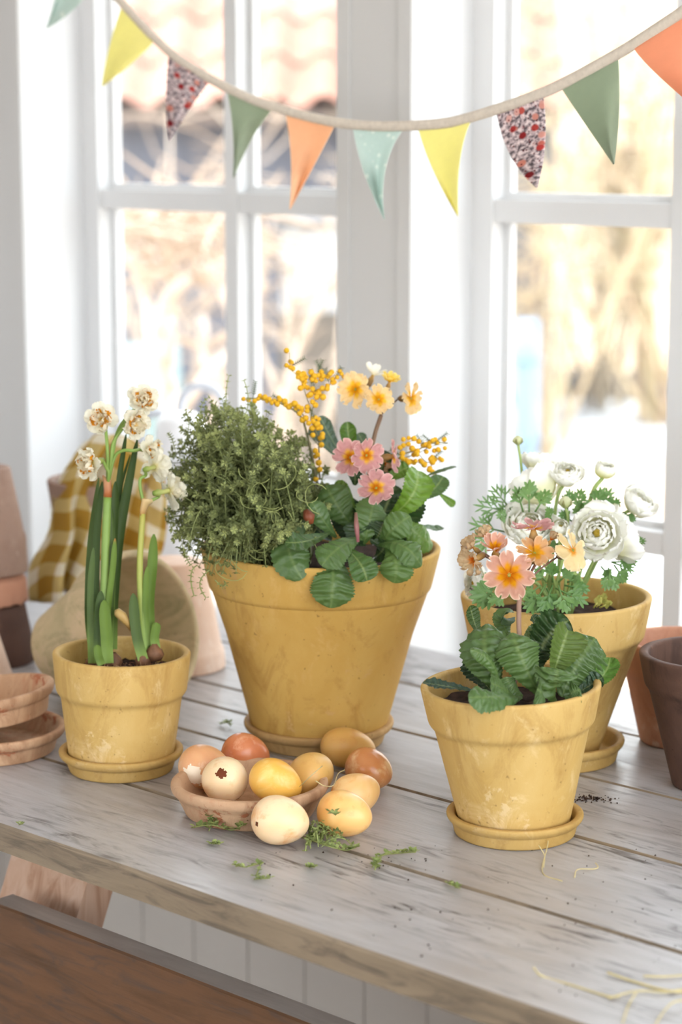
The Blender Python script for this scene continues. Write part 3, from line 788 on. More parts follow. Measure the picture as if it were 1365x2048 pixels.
def eggs():
    spec = [  # pixel centre, lift above table, half length px, half width px, axis (right, forward, up), colours, hole, label
        (410, 1534, .010, 54, 44, (.9, .35, -.25), ((214, 154, 108), (222, 170, 124), (240, 214, 184)), None, 'tan egg with a peeled white patch at dish left', .34),
        (492, 1509, .010, 50, 42, (.9, .3, -.3), ((202, 118, 76), (214, 138, 96), (230, 176, 140)), None, 'reddest orange egg at the back left of dish', .26),
        (451, 1559, .010, 46, 46, (.3, -.8, .3), ((238, 206, 160), (244, 220, 182), (224, 176, 118)), ((-.12, -.82, .52), .23), 'cream egg with a large jagged hole in its top', .4),
        (552, 1563, .015, 55, 43, (.92, -.2, -.35), ((232, 172, 70), (238, 188, 92), (244, 208, 130)), None, 'bright yellow egg in the middle of the dish', .34),
        (624, 1548, .009, 50, 44, (.6, .7, .3), ((216, 168, 92), (226, 184, 112), (206, 150, 76)), None, 'ochre egg under straw stalks at the dish right side', .4),
        (697, 1496, .001, 57, 40, (.95, .25, -.2), ((204, 152, 76), (212, 166, 92), (190, 132, 62)), None, 'ochre egg against the saucer of the largest pot', .42),
        (739, 1539, .001, 50, 42, (.8, -.45, -.2), ((200, 128, 74), (212, 150, 96), (232, 192, 142)), ((-.25, -.93, -.1), .10), 'shiny dark orange egg at the right end of the row', .24),
        (712, 1588, .001, 52, 42, (.85, .4, .2), ((236, 184, 112), (242, 204, 146), (228, 164, 90)), None, 'peach egg wedged behind the rightmost front egg', .36),
        (690, 1628, .001, 57, 46, (.9, -.35, -.12), ((232, 170, 92), (242, 198, 130), (222, 148, 72)), None, 'orange streaked egg on the table beside thyme sprigs', .3),
        (561, 1641, .001, 59, 49, (.94, -.2, -.1), ((242, 206, 158), (246, 218, 180), (226, 160, 92)), ((-.80, -.52, .05), .085), 'pale cream egg on the table in front of the dish', .36)]
    for i, (x, y, lift, a, b, axv, cs, hole, lab, gl) in enumerate(spec):
        # depth from where the egg rests: its centre lies at lift + half its height
        dep = 1.9
        for _ in range(6):
            k = dep / FPX; zc = lift + b * k * 1.0; c = onz(x, y, zc); dep = depth(c)
        ax = (RGT * axv[0] + FWD * axv[1] + Vector((0, 0, axv[2]))).normalized()
        R = Vector((1, 0, 0)).rotation_difference(ax).to_matrix()
        hl = None
        if hole: hw = RGT * hole[0][0] + FWD * hole[0][1] + Vector((0, 0, hole[0][2])); hl = (R.inverted() @ hw, hole[1])
        m = egg_mesh('egg', a * k, b * k, hl)
        me = m.data('egg'); mt = m_egg('eggshell_%d' % i, lin(cs[0]), lin(cs[1]), lin(cs[2]), i * 1.7, gl)
        o = put('egg', me, mt, None, c); M4 = R.to_4x4(); zlow = min((R @ v.co).z for v in me.vertices)
        M4.translation = c; o.matrix_local = M4
        tag(o, lab, 'egg', 'dyed eggs in and around the clay dish')
        EG.append((o, zlow))
        if hole:
            m2 = egg_mesh('inner', a * k * .975, b * k * .975); put('shell_inside', m2.data('shell_inside'), M['egg_in'], o)
        if i == 0:                                # peeled patch: paler membrane, slightly proud
            m2 = egg_mesh('patch', a * k * 1.004, b * k * 1.004); hw = (R.inverted() @ (RGT * -.35 + FWD * -.82 + Vector((0, 0, -.12)))).normalized(); kf = []
            for f in m2.f:
                cc = sum((m2.v[q] for q in f), Vector()) / 4; n_ = mnoise.noise(cc * 150) + .6 * mnoise.noise(cc * 420)
                if math.acos(max(-1, min(1, cc.normalized().dot(hw)))) < .42 * (1 + .55 * n_): kf.append(f)
            m2.f = kf; put('peeled_patch', m2.data('peeled_patch'), m_flat('egg_membrane', lin((240, 224, 200)), .5, .3, .08), o)
EG = []
eggs()

# ------------------------------------------------------------------ plant builders
TOCAM = -DIR
UPZ = Vector((0, 0, 1))
def leaf(root, pts, hw, nh, col, col2=None, cup=.25, crk=.5, veins=9, roll=0.0, petiole=.18, nt=60, ns=17, mat=None, name='leaf', wav=.3, twist=0.0, rib=None, seed=None):
    """pts: three world points along the midrib, hw: half width in metres, nh: direction the upper face looks to"""
    seed = random.random() * 50 if seed is None else seed
    sp = bez(pts[0], pts[1], pts[2], nt); Lm = sum((sp[i + 1] - sp[i]).length for i in range(nt - 1))
    col = tuple(v * f for v, f in zip(col, (.86, .82, .62))); col2 = col2 or tuple(v * .68 for v in col); rib = rib or lerp(col, lin((176, 190, 120)), .55)
    P = []; C = []
    for i in range(nt):
        t = i / (nt - 1); T = (sp[min(i + 1, nt - 1)] - sp[max(0, i - 1)]).normalized()
        N = (nh - T * nh.dot(T)); N = N.normalized() if N.length > 1e-6 else UPZ
        if twist: N = Matrix.Rotation(twist * t, 3, T) @ N
        S = T.cross(N).normalized()
        if t < petiole: w_ = .10 + .10 * (t / petiole)
        else:
            q = (t - petiole) / (1 - petiole); w_ = .20 + .80 * math.sin(min(1, q * 1.25) * PI / 2) ** 1.1 if q < .8 else math.sqrt(max(0, 1 - ((q - .62) / .385) ** 2)) * 1.12
            w_ = min(w_, 1.0) if q < .8 else min(1.0, w_)
        w_ *= hw
        row = []; cr = []
        for j in range(ns):
            s = -1 + 2 * j / (ns - 1); a = abs(s)
            ser = 1 + .06 * math.sin(t * 120 + s * 3) * (a > .9)
            ph = t * veins * 2 * PI - a * 3.0 + 1.5 * mnoise.noise(Vector((t * 5 + seed, s * 2, 3)))
            hgt = crk * .12 * hw * math.cos(ph) * min(1, a * 3) * (1 - a * .35)
            hgt += crk * .13 * hw * mnoise.noise(Vector((t * 30 + seed, s * 8, seed)))
            hgt += wav * hw * .30 * a * a * math.sin(t * 13 + seed + (2.1 if s > 0 else 0))
            if roll:
                ang = roll * s; x_ = math.sin(ang) / max(.2, abs(roll)) if abs(roll) > .01 else s; z_ = (1 - math.cos(ang)) / max(.2, abs(roll))
                row.append(sp[i] + S * (x_ * w_ * ser) + N * (z_ * w_ * (1 if roll > 0 else -1) + hgt * min(1, w_ / hw)))
            else:
                row.append(sp[i] + S * (s * w_ * ser) + N * (cup * a ** 1.5 * w_ + hgt * min(1, w_ / hw)))
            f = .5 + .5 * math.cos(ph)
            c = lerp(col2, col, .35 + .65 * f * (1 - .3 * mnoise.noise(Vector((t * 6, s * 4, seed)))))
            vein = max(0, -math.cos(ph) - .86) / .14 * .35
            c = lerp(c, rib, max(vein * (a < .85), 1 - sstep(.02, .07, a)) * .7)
            cr.append(c)
        P.append(row); C.append(cr)
    m = MB(); m.grid(P, C); return m.build(name, mat or M['leaf'], root)

def petal_data(name, colf, L=1.0, W=.5, notch=.12, cup=.12, base=.12, nt=11, ns=11, ruf=.03, curl=0.0, seed=1):
    """unit petal: from the centre out along +Y, upper face +Z"""
    P = []; C = []
    for i in range(nt):
        t = i / (nt - 1); row = []; cr = []
        q = t; w_ = W * (base + (1 - base) * math.sin(min(1, q / .72) * PI / 2) ** 1.2) * (1 if q < .72 else math.sqrt(max(.03, 1 - ((q - .72) / .30) ** 2)))
        for j in range(ns):
            s = -1 + 2 * j / (ns - 1)
            y = L * t - notch * L * max(0, 1 - abs(s) * 2.6) * sstep(.6, 1, t) * 1.0
            z = cup * W * s * s * t + ruf * mnoise.noise(Vector((t * 5 + seed, s * 3, seed * 3))) * t * 2 + curl * t * t * L
            row.append(Vector((s * w_, y, z))); cr.append(colf(t, s))
        P.append(row); C.append(cr)
    m = MB(); m.grid(P, C); me = m.data(name); me.materials.append(M['petal']); return me
def star(c_in, c_mid, c_out, edge=None, r0=.22, r1=.52):
    def f(t, s):
        st = r1 * (1 - .45 * abs(s)); c = lerp(c_in, c_mid, sstep(.10, r0 + .12, t))
        c = lerp(c, c_out, sstep(st - .10, st + .10, t))
        if edge: c = lerp(c, edge, min(1, sstep(.88, 1, t) * .9 + sstep(.72, 1, abs(s)) * .85 * sstep(.35, .7, t)))
        return c
    return f
ORG, YEL, SAL, PCH, PNK, CRM = lin((206, 116, 8)), lin((232, 160, 16)), lin((220, 166, 144)), lin((232, 180, 130)), lin((214, 158, 156)), lin((240, 214, 164))
PET = {
 'salmon': [petal_data('petal', star(ORG, YEL, SAL, lin((250, 220, 196))), 1, .43, .17, .16, ruf=.06, seed=k) for k in (1, 2)],
 'peach': [petal_data('petal', star(lin((206, 150, 30)), lin((240, 168, 40)), PCH, lin((252, 226, 186))), 1, .43, .16, .18, ruf=.07, seed=k) for k in (3, 4)],
 'pink': [petal_data('petal', star(ORG, lin((246, 190, 60)), PNK, lin((244, 206, 198)), .2, .42), 1, .46, .18, .16, ruf=.08, seed=k) for k in (5, 6)],
 'buff': [petal_data('petal', star(lin((222, 150, 20)), lin((244, 190, 50)), lin((240, 206, 150)), lin((246, 222, 176)), .22, .5), 1, .45, .16, .18, ruf=.09, seed=k) for k in (7, 8)],
 'yellow': [petal_data('petal', star(lin((236, 170, 30)), lin((246, 200, 50)), lin((248, 218, 110)), lin((250, 232, 160)), .3, .6), 1, .45, .14, .25, ruf=.09, seed=k) for k in (9, 10)],
 'cream': [petal_data('petal', star(lin((236, 160, 50)), lin((244, 190, 90)), lin((246, 222, 168)), lin((250, 236, 200)), .12, .25), 1, .46, .10, .15, ruf=.07, seed=k) for k in (11, 12)],
 'withered': [petal_data('petal', star(lin((206, 100, 20)), lin((224, 140, 50)), lin((214, 188, 150)), lin((190, 156, 118)), .15, .42), 1, .42, .05, .5, ruf=.16, seed=k) for k in (13, 14)],
 'white': [petal_data('petal', star(lin((236, 226, 190)), lin((246, 240, 220)), lin((250, 246, 232))), 1, .34, .02, .2, ruf=.05, seed=k) for k in (15, 16)],
}
def place(o, parent, Mw):                      # world matrix -> local, parents only translated/rotated by their own matrix
    o.parent = parent; o.matrix_local = Mw
def primrose_flower(root, c, R, face, pal, n=6, open_=.10, spin=None, droop=None, tube=True, skip=()):
    spin = rnd(0, 6) if spin is None else spin
    fr = frame(face, spin).to_4x4(); fr.translation = c - world_loc(root)
    m = MB(); brown = lin((96, 74, 58))
    # calyx and tube behind, eye in front
    m.tube([Vector((0, 0, -R * .95)), Vector((0, 0, -R * .75)), Vector((0, 0, -R * .35)), Vector((0, 0, -R * .12)), Vector((0, 0, .002 * 0))], [R * .07, R * .2, R * .22, R * .13, R * .11], 8, brown, lin((214, 170, 90)))
    m.tube([Vector((math.cos(a) * R * .055, math.sin(a) * R * .055, R * .015)) for a in [2 * PI * k / 10 for k in range(11)]], R * .02, 5, lin((150, 160, 60)), cap=False)
    me = m.data('flower'); me.materials.append(M['stem'])
    o = bpy.data.objects.new('flower', me); COL.objects.link(o); place(o, root, fr)
    for k in range(n):
        if k in skip: continue
        p = bpy.data.objects.new('petal', PET[pal][k % 2]); COL.objects.link(p)
        a = 2 * PI * k / n + rnd(-.08, .08); tilt = open_ + rnd(-.06, .06) + (droop or 0) * math.sin(a)
        Mx = Matrix.Rotation(a, 4, 'Z') @ Matrix.Translation((0, R * .04, R * .012 * (k % 3))) @ Matrix.Rotation(tilt, 4, 'X') @ Matrix.Rotation(.30, 4, 'Y') @ Matrix.Scale(R * rnd(.94, 1.04), 4) @ Matrix.Diagonal((.90 * 6 / max(n, 6), 1, 1, 1))
        place(p, o, Mx)
    return o
def stem(root, pts, r, col, col2=None, name='stem', seg=8, r2=None):
    m = MB(); c = cat_rom(pts, 6) if len(pts) > 2 else [pts[0].lerp(pts[1], i / 5) for i in range(6)]
    r2 = r if r2 is None else r2; n = len(c)
    m.tube(c, [r + (r2 - r) * i / (n - 1) for i in range(n)], seg, col, col2); return m.build(name, M['stem'], root)

# ------------------------------------------------------------------ foreground primrose
D3 = POTS[3]['dep']; k3 = D3 / FPX
def z3(zx, zy, dd=0.0): return pp(900 + zx / 4.015, 1020 + zy / 4.015, D3 + dd)
pr = thing('primrose', S3, 'salmon primrose with dark crinkled leaves in the foreground pot', 'flower plant')
G1, G2, G3, GB = lin((62, 92, 56)), lin((78, 108, 62)), lin((112, 140, 76)), lin((66, 96, 86))
C3 = Vector((S3.x, S3.y, S3.z))
def L3(a, b, c, hw, dds, nh, col, **kw): return leaf(pr, [z3(*a, dds[0]), z3(*b, dds[1]), z3(*c, dds[2])], hw * k3 * 1.2, nh, col, **kw)
UF = (TOCAM + UPZ * .6).normalized(); LF = (TOCAM - RGT * .6 + UPZ * .3).normalized(); RF = (TOCAM + RGT * .7 + UPZ * .3).normalized()
L3((720, 1480), (590, 1220), (500, 985), 41, (-.020, -.034, -.016), (TOCAM + UPZ * .3).normalized(), G2, roll=-.75, veins=8, crk=.9, petiole=.04, wav=.15)
L3((420, 1450), (290, 1190), (300, 915), 50, (-.010, -.022, .012), (TOCAM - RGT * .25 + UPZ * .4).normalized(), G1, roll=-.8, veins=8, crk=.9, petiole=.03, wav=.15)
L3((415, 1470), (335, 1230), (165, 1125), 15, (-.020, -.034, -.040), (TOCAM + RGT * .6 + UPZ * .5).normalized(), G2, roll=-1.1, veins=10, crk=.6, petiole=.05)
L3((580, 1500), (400, 1500), (150, 1505), 27, (-.030, -.074, -.090), (TOCAM + UPZ * .8).normalized(), lin((70, 106, 70)), roll=-.7, veins=7, crk=.8, petiole=.06)
L3((240, 1460), (0, 1420), (-215, 1385), 12, (-.020, -.035, -.035), (UPZ + TOCAM * .5).normalized(), lin((58, 84, 78)), cup=.3, crk=1.3, veins=8, petiole=.02)
L3((850, 1520), (850, 1400), (870, 1275), 42, (-.022, -.045, -.052), (TOCAM + UPZ * .7).normalized(), G2, roll=-.9, veins=5, crk=1.0, petiole=.08, wav=.4)
L3((840, 1300), (890, 1140), (950, 965), 31, (-.01, -.014, -.002), (TOCAM + RGT * .2).normalized(), G3, cup=.85, veins=9, crk=.8, petiole=.02, wav=.1)
L3((720, 1260), (770, 1050), (960, 885), 44, (.01, .022, .02), (TOCAM - UPZ * .1 + RGT * .1).normalized(), G1, roll=.6, veins=9, crk=.9, petiole=.03, wav=.3)
L3((900, 1500), (1020, 1250), (1170, 1030), 50, (0, .004, .022), (TOCAM + UPZ * .35 + RGT * .15).normalized(), G1, roll=-.6, veins=9, crk=1.0, petiole=.03, wav=.15)
L3((1080, 1440), (1230, 1330), (1290, 1185), 20, (.01, .012, .02), (TOCAM - RGT * .3).normalized(), lin((96, 142, 62)), cup=.4, veins=5, crk=.6, petiole=.1)
L3((960, 1500), (1110, 1420), (1230, 1340), 17, (-.005, .0, .0), (TOCAM + UPZ).normalized(), lin((64, 96, 74)), cup=.3, crk=1.2, veins=7)
L3((250, 1040), (195, 890), (165, 768), 13, (.03, .035, .03), (TOCAM + RGT * .4).normalized(), G2, cup=.3, crk=.8, petiole=.02)
L3((480, 1020), (430, 900), (455, 822), 21, (.03, .04, .03), (TOCAM + UPZ).normalized(), G1, roll=-.8, crk=.9, petiole=.02)
L3((600, 1100), (660, 985), (765, 915), 15, (.02, .025, .03), (TOCAM + UPZ).normalized(), lin((96, 128, 84)), roll=-.6, crk=.8, petiole=.02)
L3((730, 980), (690, 905), (660, 848), 11, (.04, .045, .045), (TOCAM + RGT).normalized(), G1, crk=.6, petiole=.02)
L3((590, 1490), (500, 1420), (455, 1340), 22, (-.02, -.03, -.03), UF, lin((56, 84, 50)), roll=-.5, crk=.9, petiole=.05)
L3((1000, 1480), (1010, 1300), (1080, 1150), 30, (.03, .04, .05), UF, lin((58, 86, 54)), crk=.9, petiole=.05)
L3((330, 1450), (240, 1330), (180, 1210), 26, (.02, .03, .04), UF, lin((56, 84, 54)), crk=.9, petiole=.05)
L3((650, 1420), (640, 1250), (640, 1100), 30, (.0, .01, .02), UF, lin((52, 80, 46)), crk=.9, petiole=.05)
L3((520, 1500), (420, 1430), (330, 1390), 22, (-.04, -.06, -.07), UF, lin((60, 88, 50)), roll=-.5, crk=.9, petiole=.05)
L3((760, 1520), (740, 1470), (700, 1440), 24, (-.05, -.065, -.07), UF, lin((56, 82, 46)), roll=-.5, crk=.9, petiole=.05)
L3((960, 1510), (980, 1470), (1050, 1440), 22, (-.04, -.05, -.05), UF, lin((58, 86, 48)), roll=-.5, crk=.9, petiole=.05)
# red bud in the heart of the rosette
m = MB(); b0 = z3(690, 1345, -.012); m.tube([b0, z3(690, 1300, -.012), z3(696, 1262, -.012), z3(700, 1236, -.012)], [.0035, .0045, .003, .0008], 8, lin((120, 50, 54)), lin((200, 160, 90))); m.build('bud', M['stem'], pr)
SB = lin((158, 122, 106)); UM = z3(640, 560, .004)
stem(pr, [Vector((C3.x, C3.y, C3.z - .004)), z3(556, 1150, .004), z3(556, 900, .002), z3(562, 700, .0), z3(600, 600, .004)], 5.0 * k3, lin((170, 140, 118)), SB)
UM = z3(600, 600, .004)
def fl3(zx, zy, R, face, pal, dd=0.0, **kw):
    c = z3(zx, zy, dd); f = primrose_flower(pr, c, R * k3, face, pal, **kw)
    e = c - face.normalized() * R * k3 * .9
    stem(pr, [UM, UM.lerp(e, .5) + UPZ * .002, e], 2.0 * k3, SB, lin((120, 92, 76)), 'pedicel', 6); return f
fl3(478, 523, 50, (TOCAM + UPZ * .05 - RGT * .05), 'salmon', -.016, n=7, open_=.02, spin=.1)
fl3(682, 345, 38, (TOCAM * .8 + UPZ * .75 + RGT * .1), 'peach', -.004, n=6, open_=.12, spin=.4)
fl3(365, 318, 36, (TOCAM * .6 + UPZ * .8 - RGT * .1), 'salmon', .004, n=6, open_=.75, spin=.9)
fl3(672, 150, 46, (UPZ + TOCAM * -.02 - RGT * .05), 'pink', .01, n=6, open_=.16, spin=.2)
fl3(990, 325, 45, (RGT * .62 + UPZ * .30 + TOCAM * .55), 'cream', .0, n=6, open_=-.22, spin=.5)
fl3(200, 400, 34, (-RGT * .55 + TOCAM * .5 - UPZ * .3), 'withered', -.004, n=7, open_=.45)
fl3(190, 300, 26, (-RGT * .6 + TOCAM * .3 + UPZ * .5), 'withered', .006, n=6, open_=.8)
fl3(290, 215, 26, (-RGT * .5 + UPZ * .8), 'withered', .012, n=5, open_=.6)
fl3(810, 245, 20, (RGT * .4 + UPZ * .6 - TOCAM * .1), 'withered', .006, n=6, open_=1.15)
fl3(850, 330, 17, (RGT * .4 - UPZ * .3 + TOCAM * .3), 'withered', .0, n=5, open_=1.2)

# ------------------------------------------------------------------ primrose in the largest pot
D2 = POTS[2]['dep']; k2 = D2 / FPX
def z2(zx, zy, dd=0.0): return pp(310 + zx / 2.2016, 680 + zy / 2.2016, D2 + dd)
PB = z2(930, 900, 0.0)
p2 = thing('primrose', Vector((PB.x, PB.y, S2.z)), 'pink and buff primrose with green leaves in the largest pot', 'flower plant')
GA, GC, GL = lin((74, 108, 60)), lin((58, 90, 54)), lin((120, 164, 62))
def L2(a, b, c, hw, dds, nh, col, **kw): return leaf(p2, [z2(*a, dds[0]), z2(*b, dds[1]), z2(*c, dds[2])], hw * k2, nh, col, **kw)
kw0 = dict(petiole=.04, crk=.55, wav=.3)
L2((780, 940), (785, 1040), (775, 1180), 44, (-.095, -.122, -.121), TOCAM, GA, roll=-.5, veins=7, **kw0)
L2((700, 800), (590, 880), (650, 1052), 38, (-.06, -.105, -.118), (TOCAM + UPZ * .3).normalized(), GC, roll=-.5, veins=7, **kw0)
L2((775, 845), (670, 885), (575, 890), 21, (-.08, -.12, -.13), (TOCAM + UPZ * .8).normalized(), GA, cup=.2, veins=6, **kw0)
L2((905, 870), (810, 915), (735, 995), 32, (-.08, -.115, -.124), (TOCAM + UPZ * .6).normalized(), GA, roll=-.4, veins=6, **kw0)
L2((845, 920), (905, 985), (935, 1060), 28, (-.10, -.125, -.127), (TOCAM + UPZ * .2 + RGT * .2).normalized(), lin((84, 122, 66)), cup=.15, veins=5, **kw0)
L2((1020, 900), (1060, 970), (1055, 1070), 34, (-.08, -.113, -.112), (TOCAM + UPZ * .2).normalized(), lin((92, 130, 62)), roll=-.4, veins=6, **kw0)
L2((980, 900), (1090, 905), (1175, 995), 29, (-.07, -.11, -.108), (TOCAM + UPZ * .8).normalized(), lin((86, 124, 78)), roll=-.6, veins=7, **kw0)
L2((990, 920), (1040, 840), (1125, 775), 30, (-.06, -.09, -.085), (TOCAM + UPZ * .3).normalized(), lin((92, 128, 72)), roll=-.5, veins=7, **kw0)
L2((1030, 780), (1130, 690), (1160, 575), 34, (-.05, -.07, -.05), (TOCAM + RGT * .2 - UPZ * .2).normalized(), GL, roll=.7, veins=7, **kw0)
L2((1070, 770), (1150, 850), (1225, 900), 27, (-.05, -.06, -.04), (TOCAM + UPZ * .3).normalized(), GL, roll=-.5, veins=6, **kw0)
L2((1160, 700), (1225, 660), (1270, 600), 21, (-.03, -.03, -.02), (TOCAM + UPZ * .4).normalized(), lin((96, 130, 84)), cup=.2, veins=6, **kw0)
L2((1140, 625), (1240, 585), (1328, 558), 7, (-.03, -.03, -.02), (UPZ + TOCAM * .3).normalized(), lin((84, 112, 84)), veins=6, **kw0)
L2((1240, 665), (1290, 705), (1322, 728), 8, (-.02, -.02, -.02), TOCAM, GL, veins=5, **kw0)
L2((1130, 800), (1210, 830), (1268, 825), 13, (-.03, -.02, -.01), (UPZ + TOCAM * .4).normalized(), lin((84, 120, 72)), veins=5, **kw0)
L2((880, 830), (810, 740), (755, 640), 36, (-.05, -.06, -.05), (TOCAM + UPZ * .1 - RGT * .1).normalized(), GC, roll=-.4, veins=7, **kw0)
L2((920, 900), (945, 800), (965, 700), 32, (-.07, -.075, -.06), (TOCAM + RGT * .2).normalized(), GA, roll=-.3, veins=7, **kw0)
L2((800, 870), (740, 790), (690, 710), 22, (-.07, -.09, -.09), (TOCAM + UPZ * .3).normalized(), lin((72, 104, 78)), roll=-.6, veins=7, **kw0)
L2((880, 540), (858, 450), (848, 360), 17, (.0, .0, .0), TOCAM, lin((92, 132, 58)), cup=.6, veins=6, **kw0)
L2((830, 520), (770, 420), (728, 335), 14, (.0, .0, .0), (TOCAM + UPZ).normalized(), lin((86, 116, 106)), cup=.3, veins=7, **kw0)
L2((830, 540), (740, 450), (680, 390), 13, (-.01, -.01, -.01), (TOCAM + UPZ).normalized(), lin((92, 122, 112)), cup=.3, veins=7, **kw0)
L2((940, 520), (920, 460), (895, 410), 12, (.01, .01, .01), (TOCAM + UPZ).normalized(), lin((84, 112, 90)), cup=.3, veins=7, **kw0)
L2((880, 740), (830, 670), (785, 645), 18, (-.04, -.045, -.04), (TOCAM + UPZ * .6).normalized(), lin((104, 142, 62)), cup=.3, veins=6, **kw0)
L2((1010, 640), (1060, 590), (1120, 560), 18, (-.02, -.02, -.02), (TOCAM + UPZ * .5).normalized(), lin((110, 150, 62)), cup=.3, veins=6, **kw0)
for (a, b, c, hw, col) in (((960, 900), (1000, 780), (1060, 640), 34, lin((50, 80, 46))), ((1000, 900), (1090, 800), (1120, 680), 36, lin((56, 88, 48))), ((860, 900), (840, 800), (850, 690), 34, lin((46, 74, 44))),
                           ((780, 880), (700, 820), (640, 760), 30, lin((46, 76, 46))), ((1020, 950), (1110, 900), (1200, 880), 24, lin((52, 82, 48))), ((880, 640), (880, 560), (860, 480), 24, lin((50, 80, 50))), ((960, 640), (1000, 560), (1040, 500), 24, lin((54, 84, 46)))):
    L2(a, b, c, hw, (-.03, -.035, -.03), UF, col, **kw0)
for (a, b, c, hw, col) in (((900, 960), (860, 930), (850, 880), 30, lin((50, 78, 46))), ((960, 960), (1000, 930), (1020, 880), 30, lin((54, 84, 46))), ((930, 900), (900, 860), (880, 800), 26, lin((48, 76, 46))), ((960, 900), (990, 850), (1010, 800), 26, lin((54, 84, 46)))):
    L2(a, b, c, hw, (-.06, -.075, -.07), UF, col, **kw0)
m = MB(); m.tube([z2(895, 890, -.10), z2(888, 820, -.10), z2(885, 760, -.098)], [.0014, .0026, .0014], 7, lin((176, 110, 116)), lin((130, 100, 80))); m.build('bud', M['stem'], p2)
m = MB(); m.tube([z2(690, 810, -.10), z2(680, 780, -.10), z2(665, 750, -.098)], [.002, .006, .003], 7, lin((150, 80, 50)), lin((110, 60, 40))); m.build('bud', M['stem'], p2)
def zf(zx, zy, dd=0.0): return pp(640 + zx / 4.875, 720 + zy / 4.875, D2 + dd)
S0 = z2(930, 880, -.03)
UA = zf(600, 535, -.02)
stem(p2, [S0, zf(480, 1100, -.03), zf(530, 760, -.02), UA], 4.4 * k2, lin((134, 110, 84)), lin((120, 92, 70)))
UB = zf(540, 1020, -.05)
stem(p2, [S0, zf(500, 1300, -.04), UB], 4.4 * k2, lin((150, 110, 100)), lin((120, 84, 70)))
def fl2(c, R, face, pal, U_, **kw):
    f = primrose_flower(p2, c, R * k2, face, pal, **kw); e = c - face.normalized() * R * k2 * .9
    stem(p2, [U_, U_.lerp(e, .5), e], 1.6 * k2, lin((120, 92, 70)), lin((92, 70, 58)), 'pedicel', 6)
fl2(zf(350, 285, -.025), 38, (TOCAM * .8 - RGT * .45 - UPZ * .12 + UPZ * .1), 'buff', UA, n=6, open_=.18)
fl2(zf(575, 385, -.04), 31, (TOCAM * .8 + UPZ * .1 + RGT * .1), 'buff', UA, n=6, open_=.28)
fl2(zf(680, 215, -.01), 24, (UPZ * .75 + TOCAM * .2 + RGT * .2), 'yellow', UA, n=6, open_=.62)
fl2(zf(890, 375, -.01), 34, (RGT * .75 + TOCAM * .55 - UPZ * .02), 'buff', UA, n=6, open_=.12)
fl2(zf(520, 150, .02), 30, (UPZ * .8 + RGT * .35 - TOCAM * .3), 'white', UA, n=6, open_=.7)
fl2(zf(300, 950, -.07), 37, (TOCAM - RGT * .3 + UPZ * .1), 'pink', UB, n=6, open_=.08)
fl2(zf(455, 930, -.082), 35, (TOCAM * .9 + RGT * .35 - UPZ * .1), 'pink', UB, n=6, open_=.22)
fl2(zf(552, 1250, -.10), 38, (TOCAM * .8 + UPZ * .45 - RGT * .05), 'pink', UB, n=6, open_=.10)
fl2(zf(720, 940, -.05), 34, (RGT * .95 + TOCAM * .12 + UPZ * .1), 'pink', UB, n=5, open_=.05)
fl2(zf(640, 1000, -.04), 18, (RGT * .4 - UPZ * .6 + TOCAM * .3), 'withered', UB, n=5, open_=1.0)

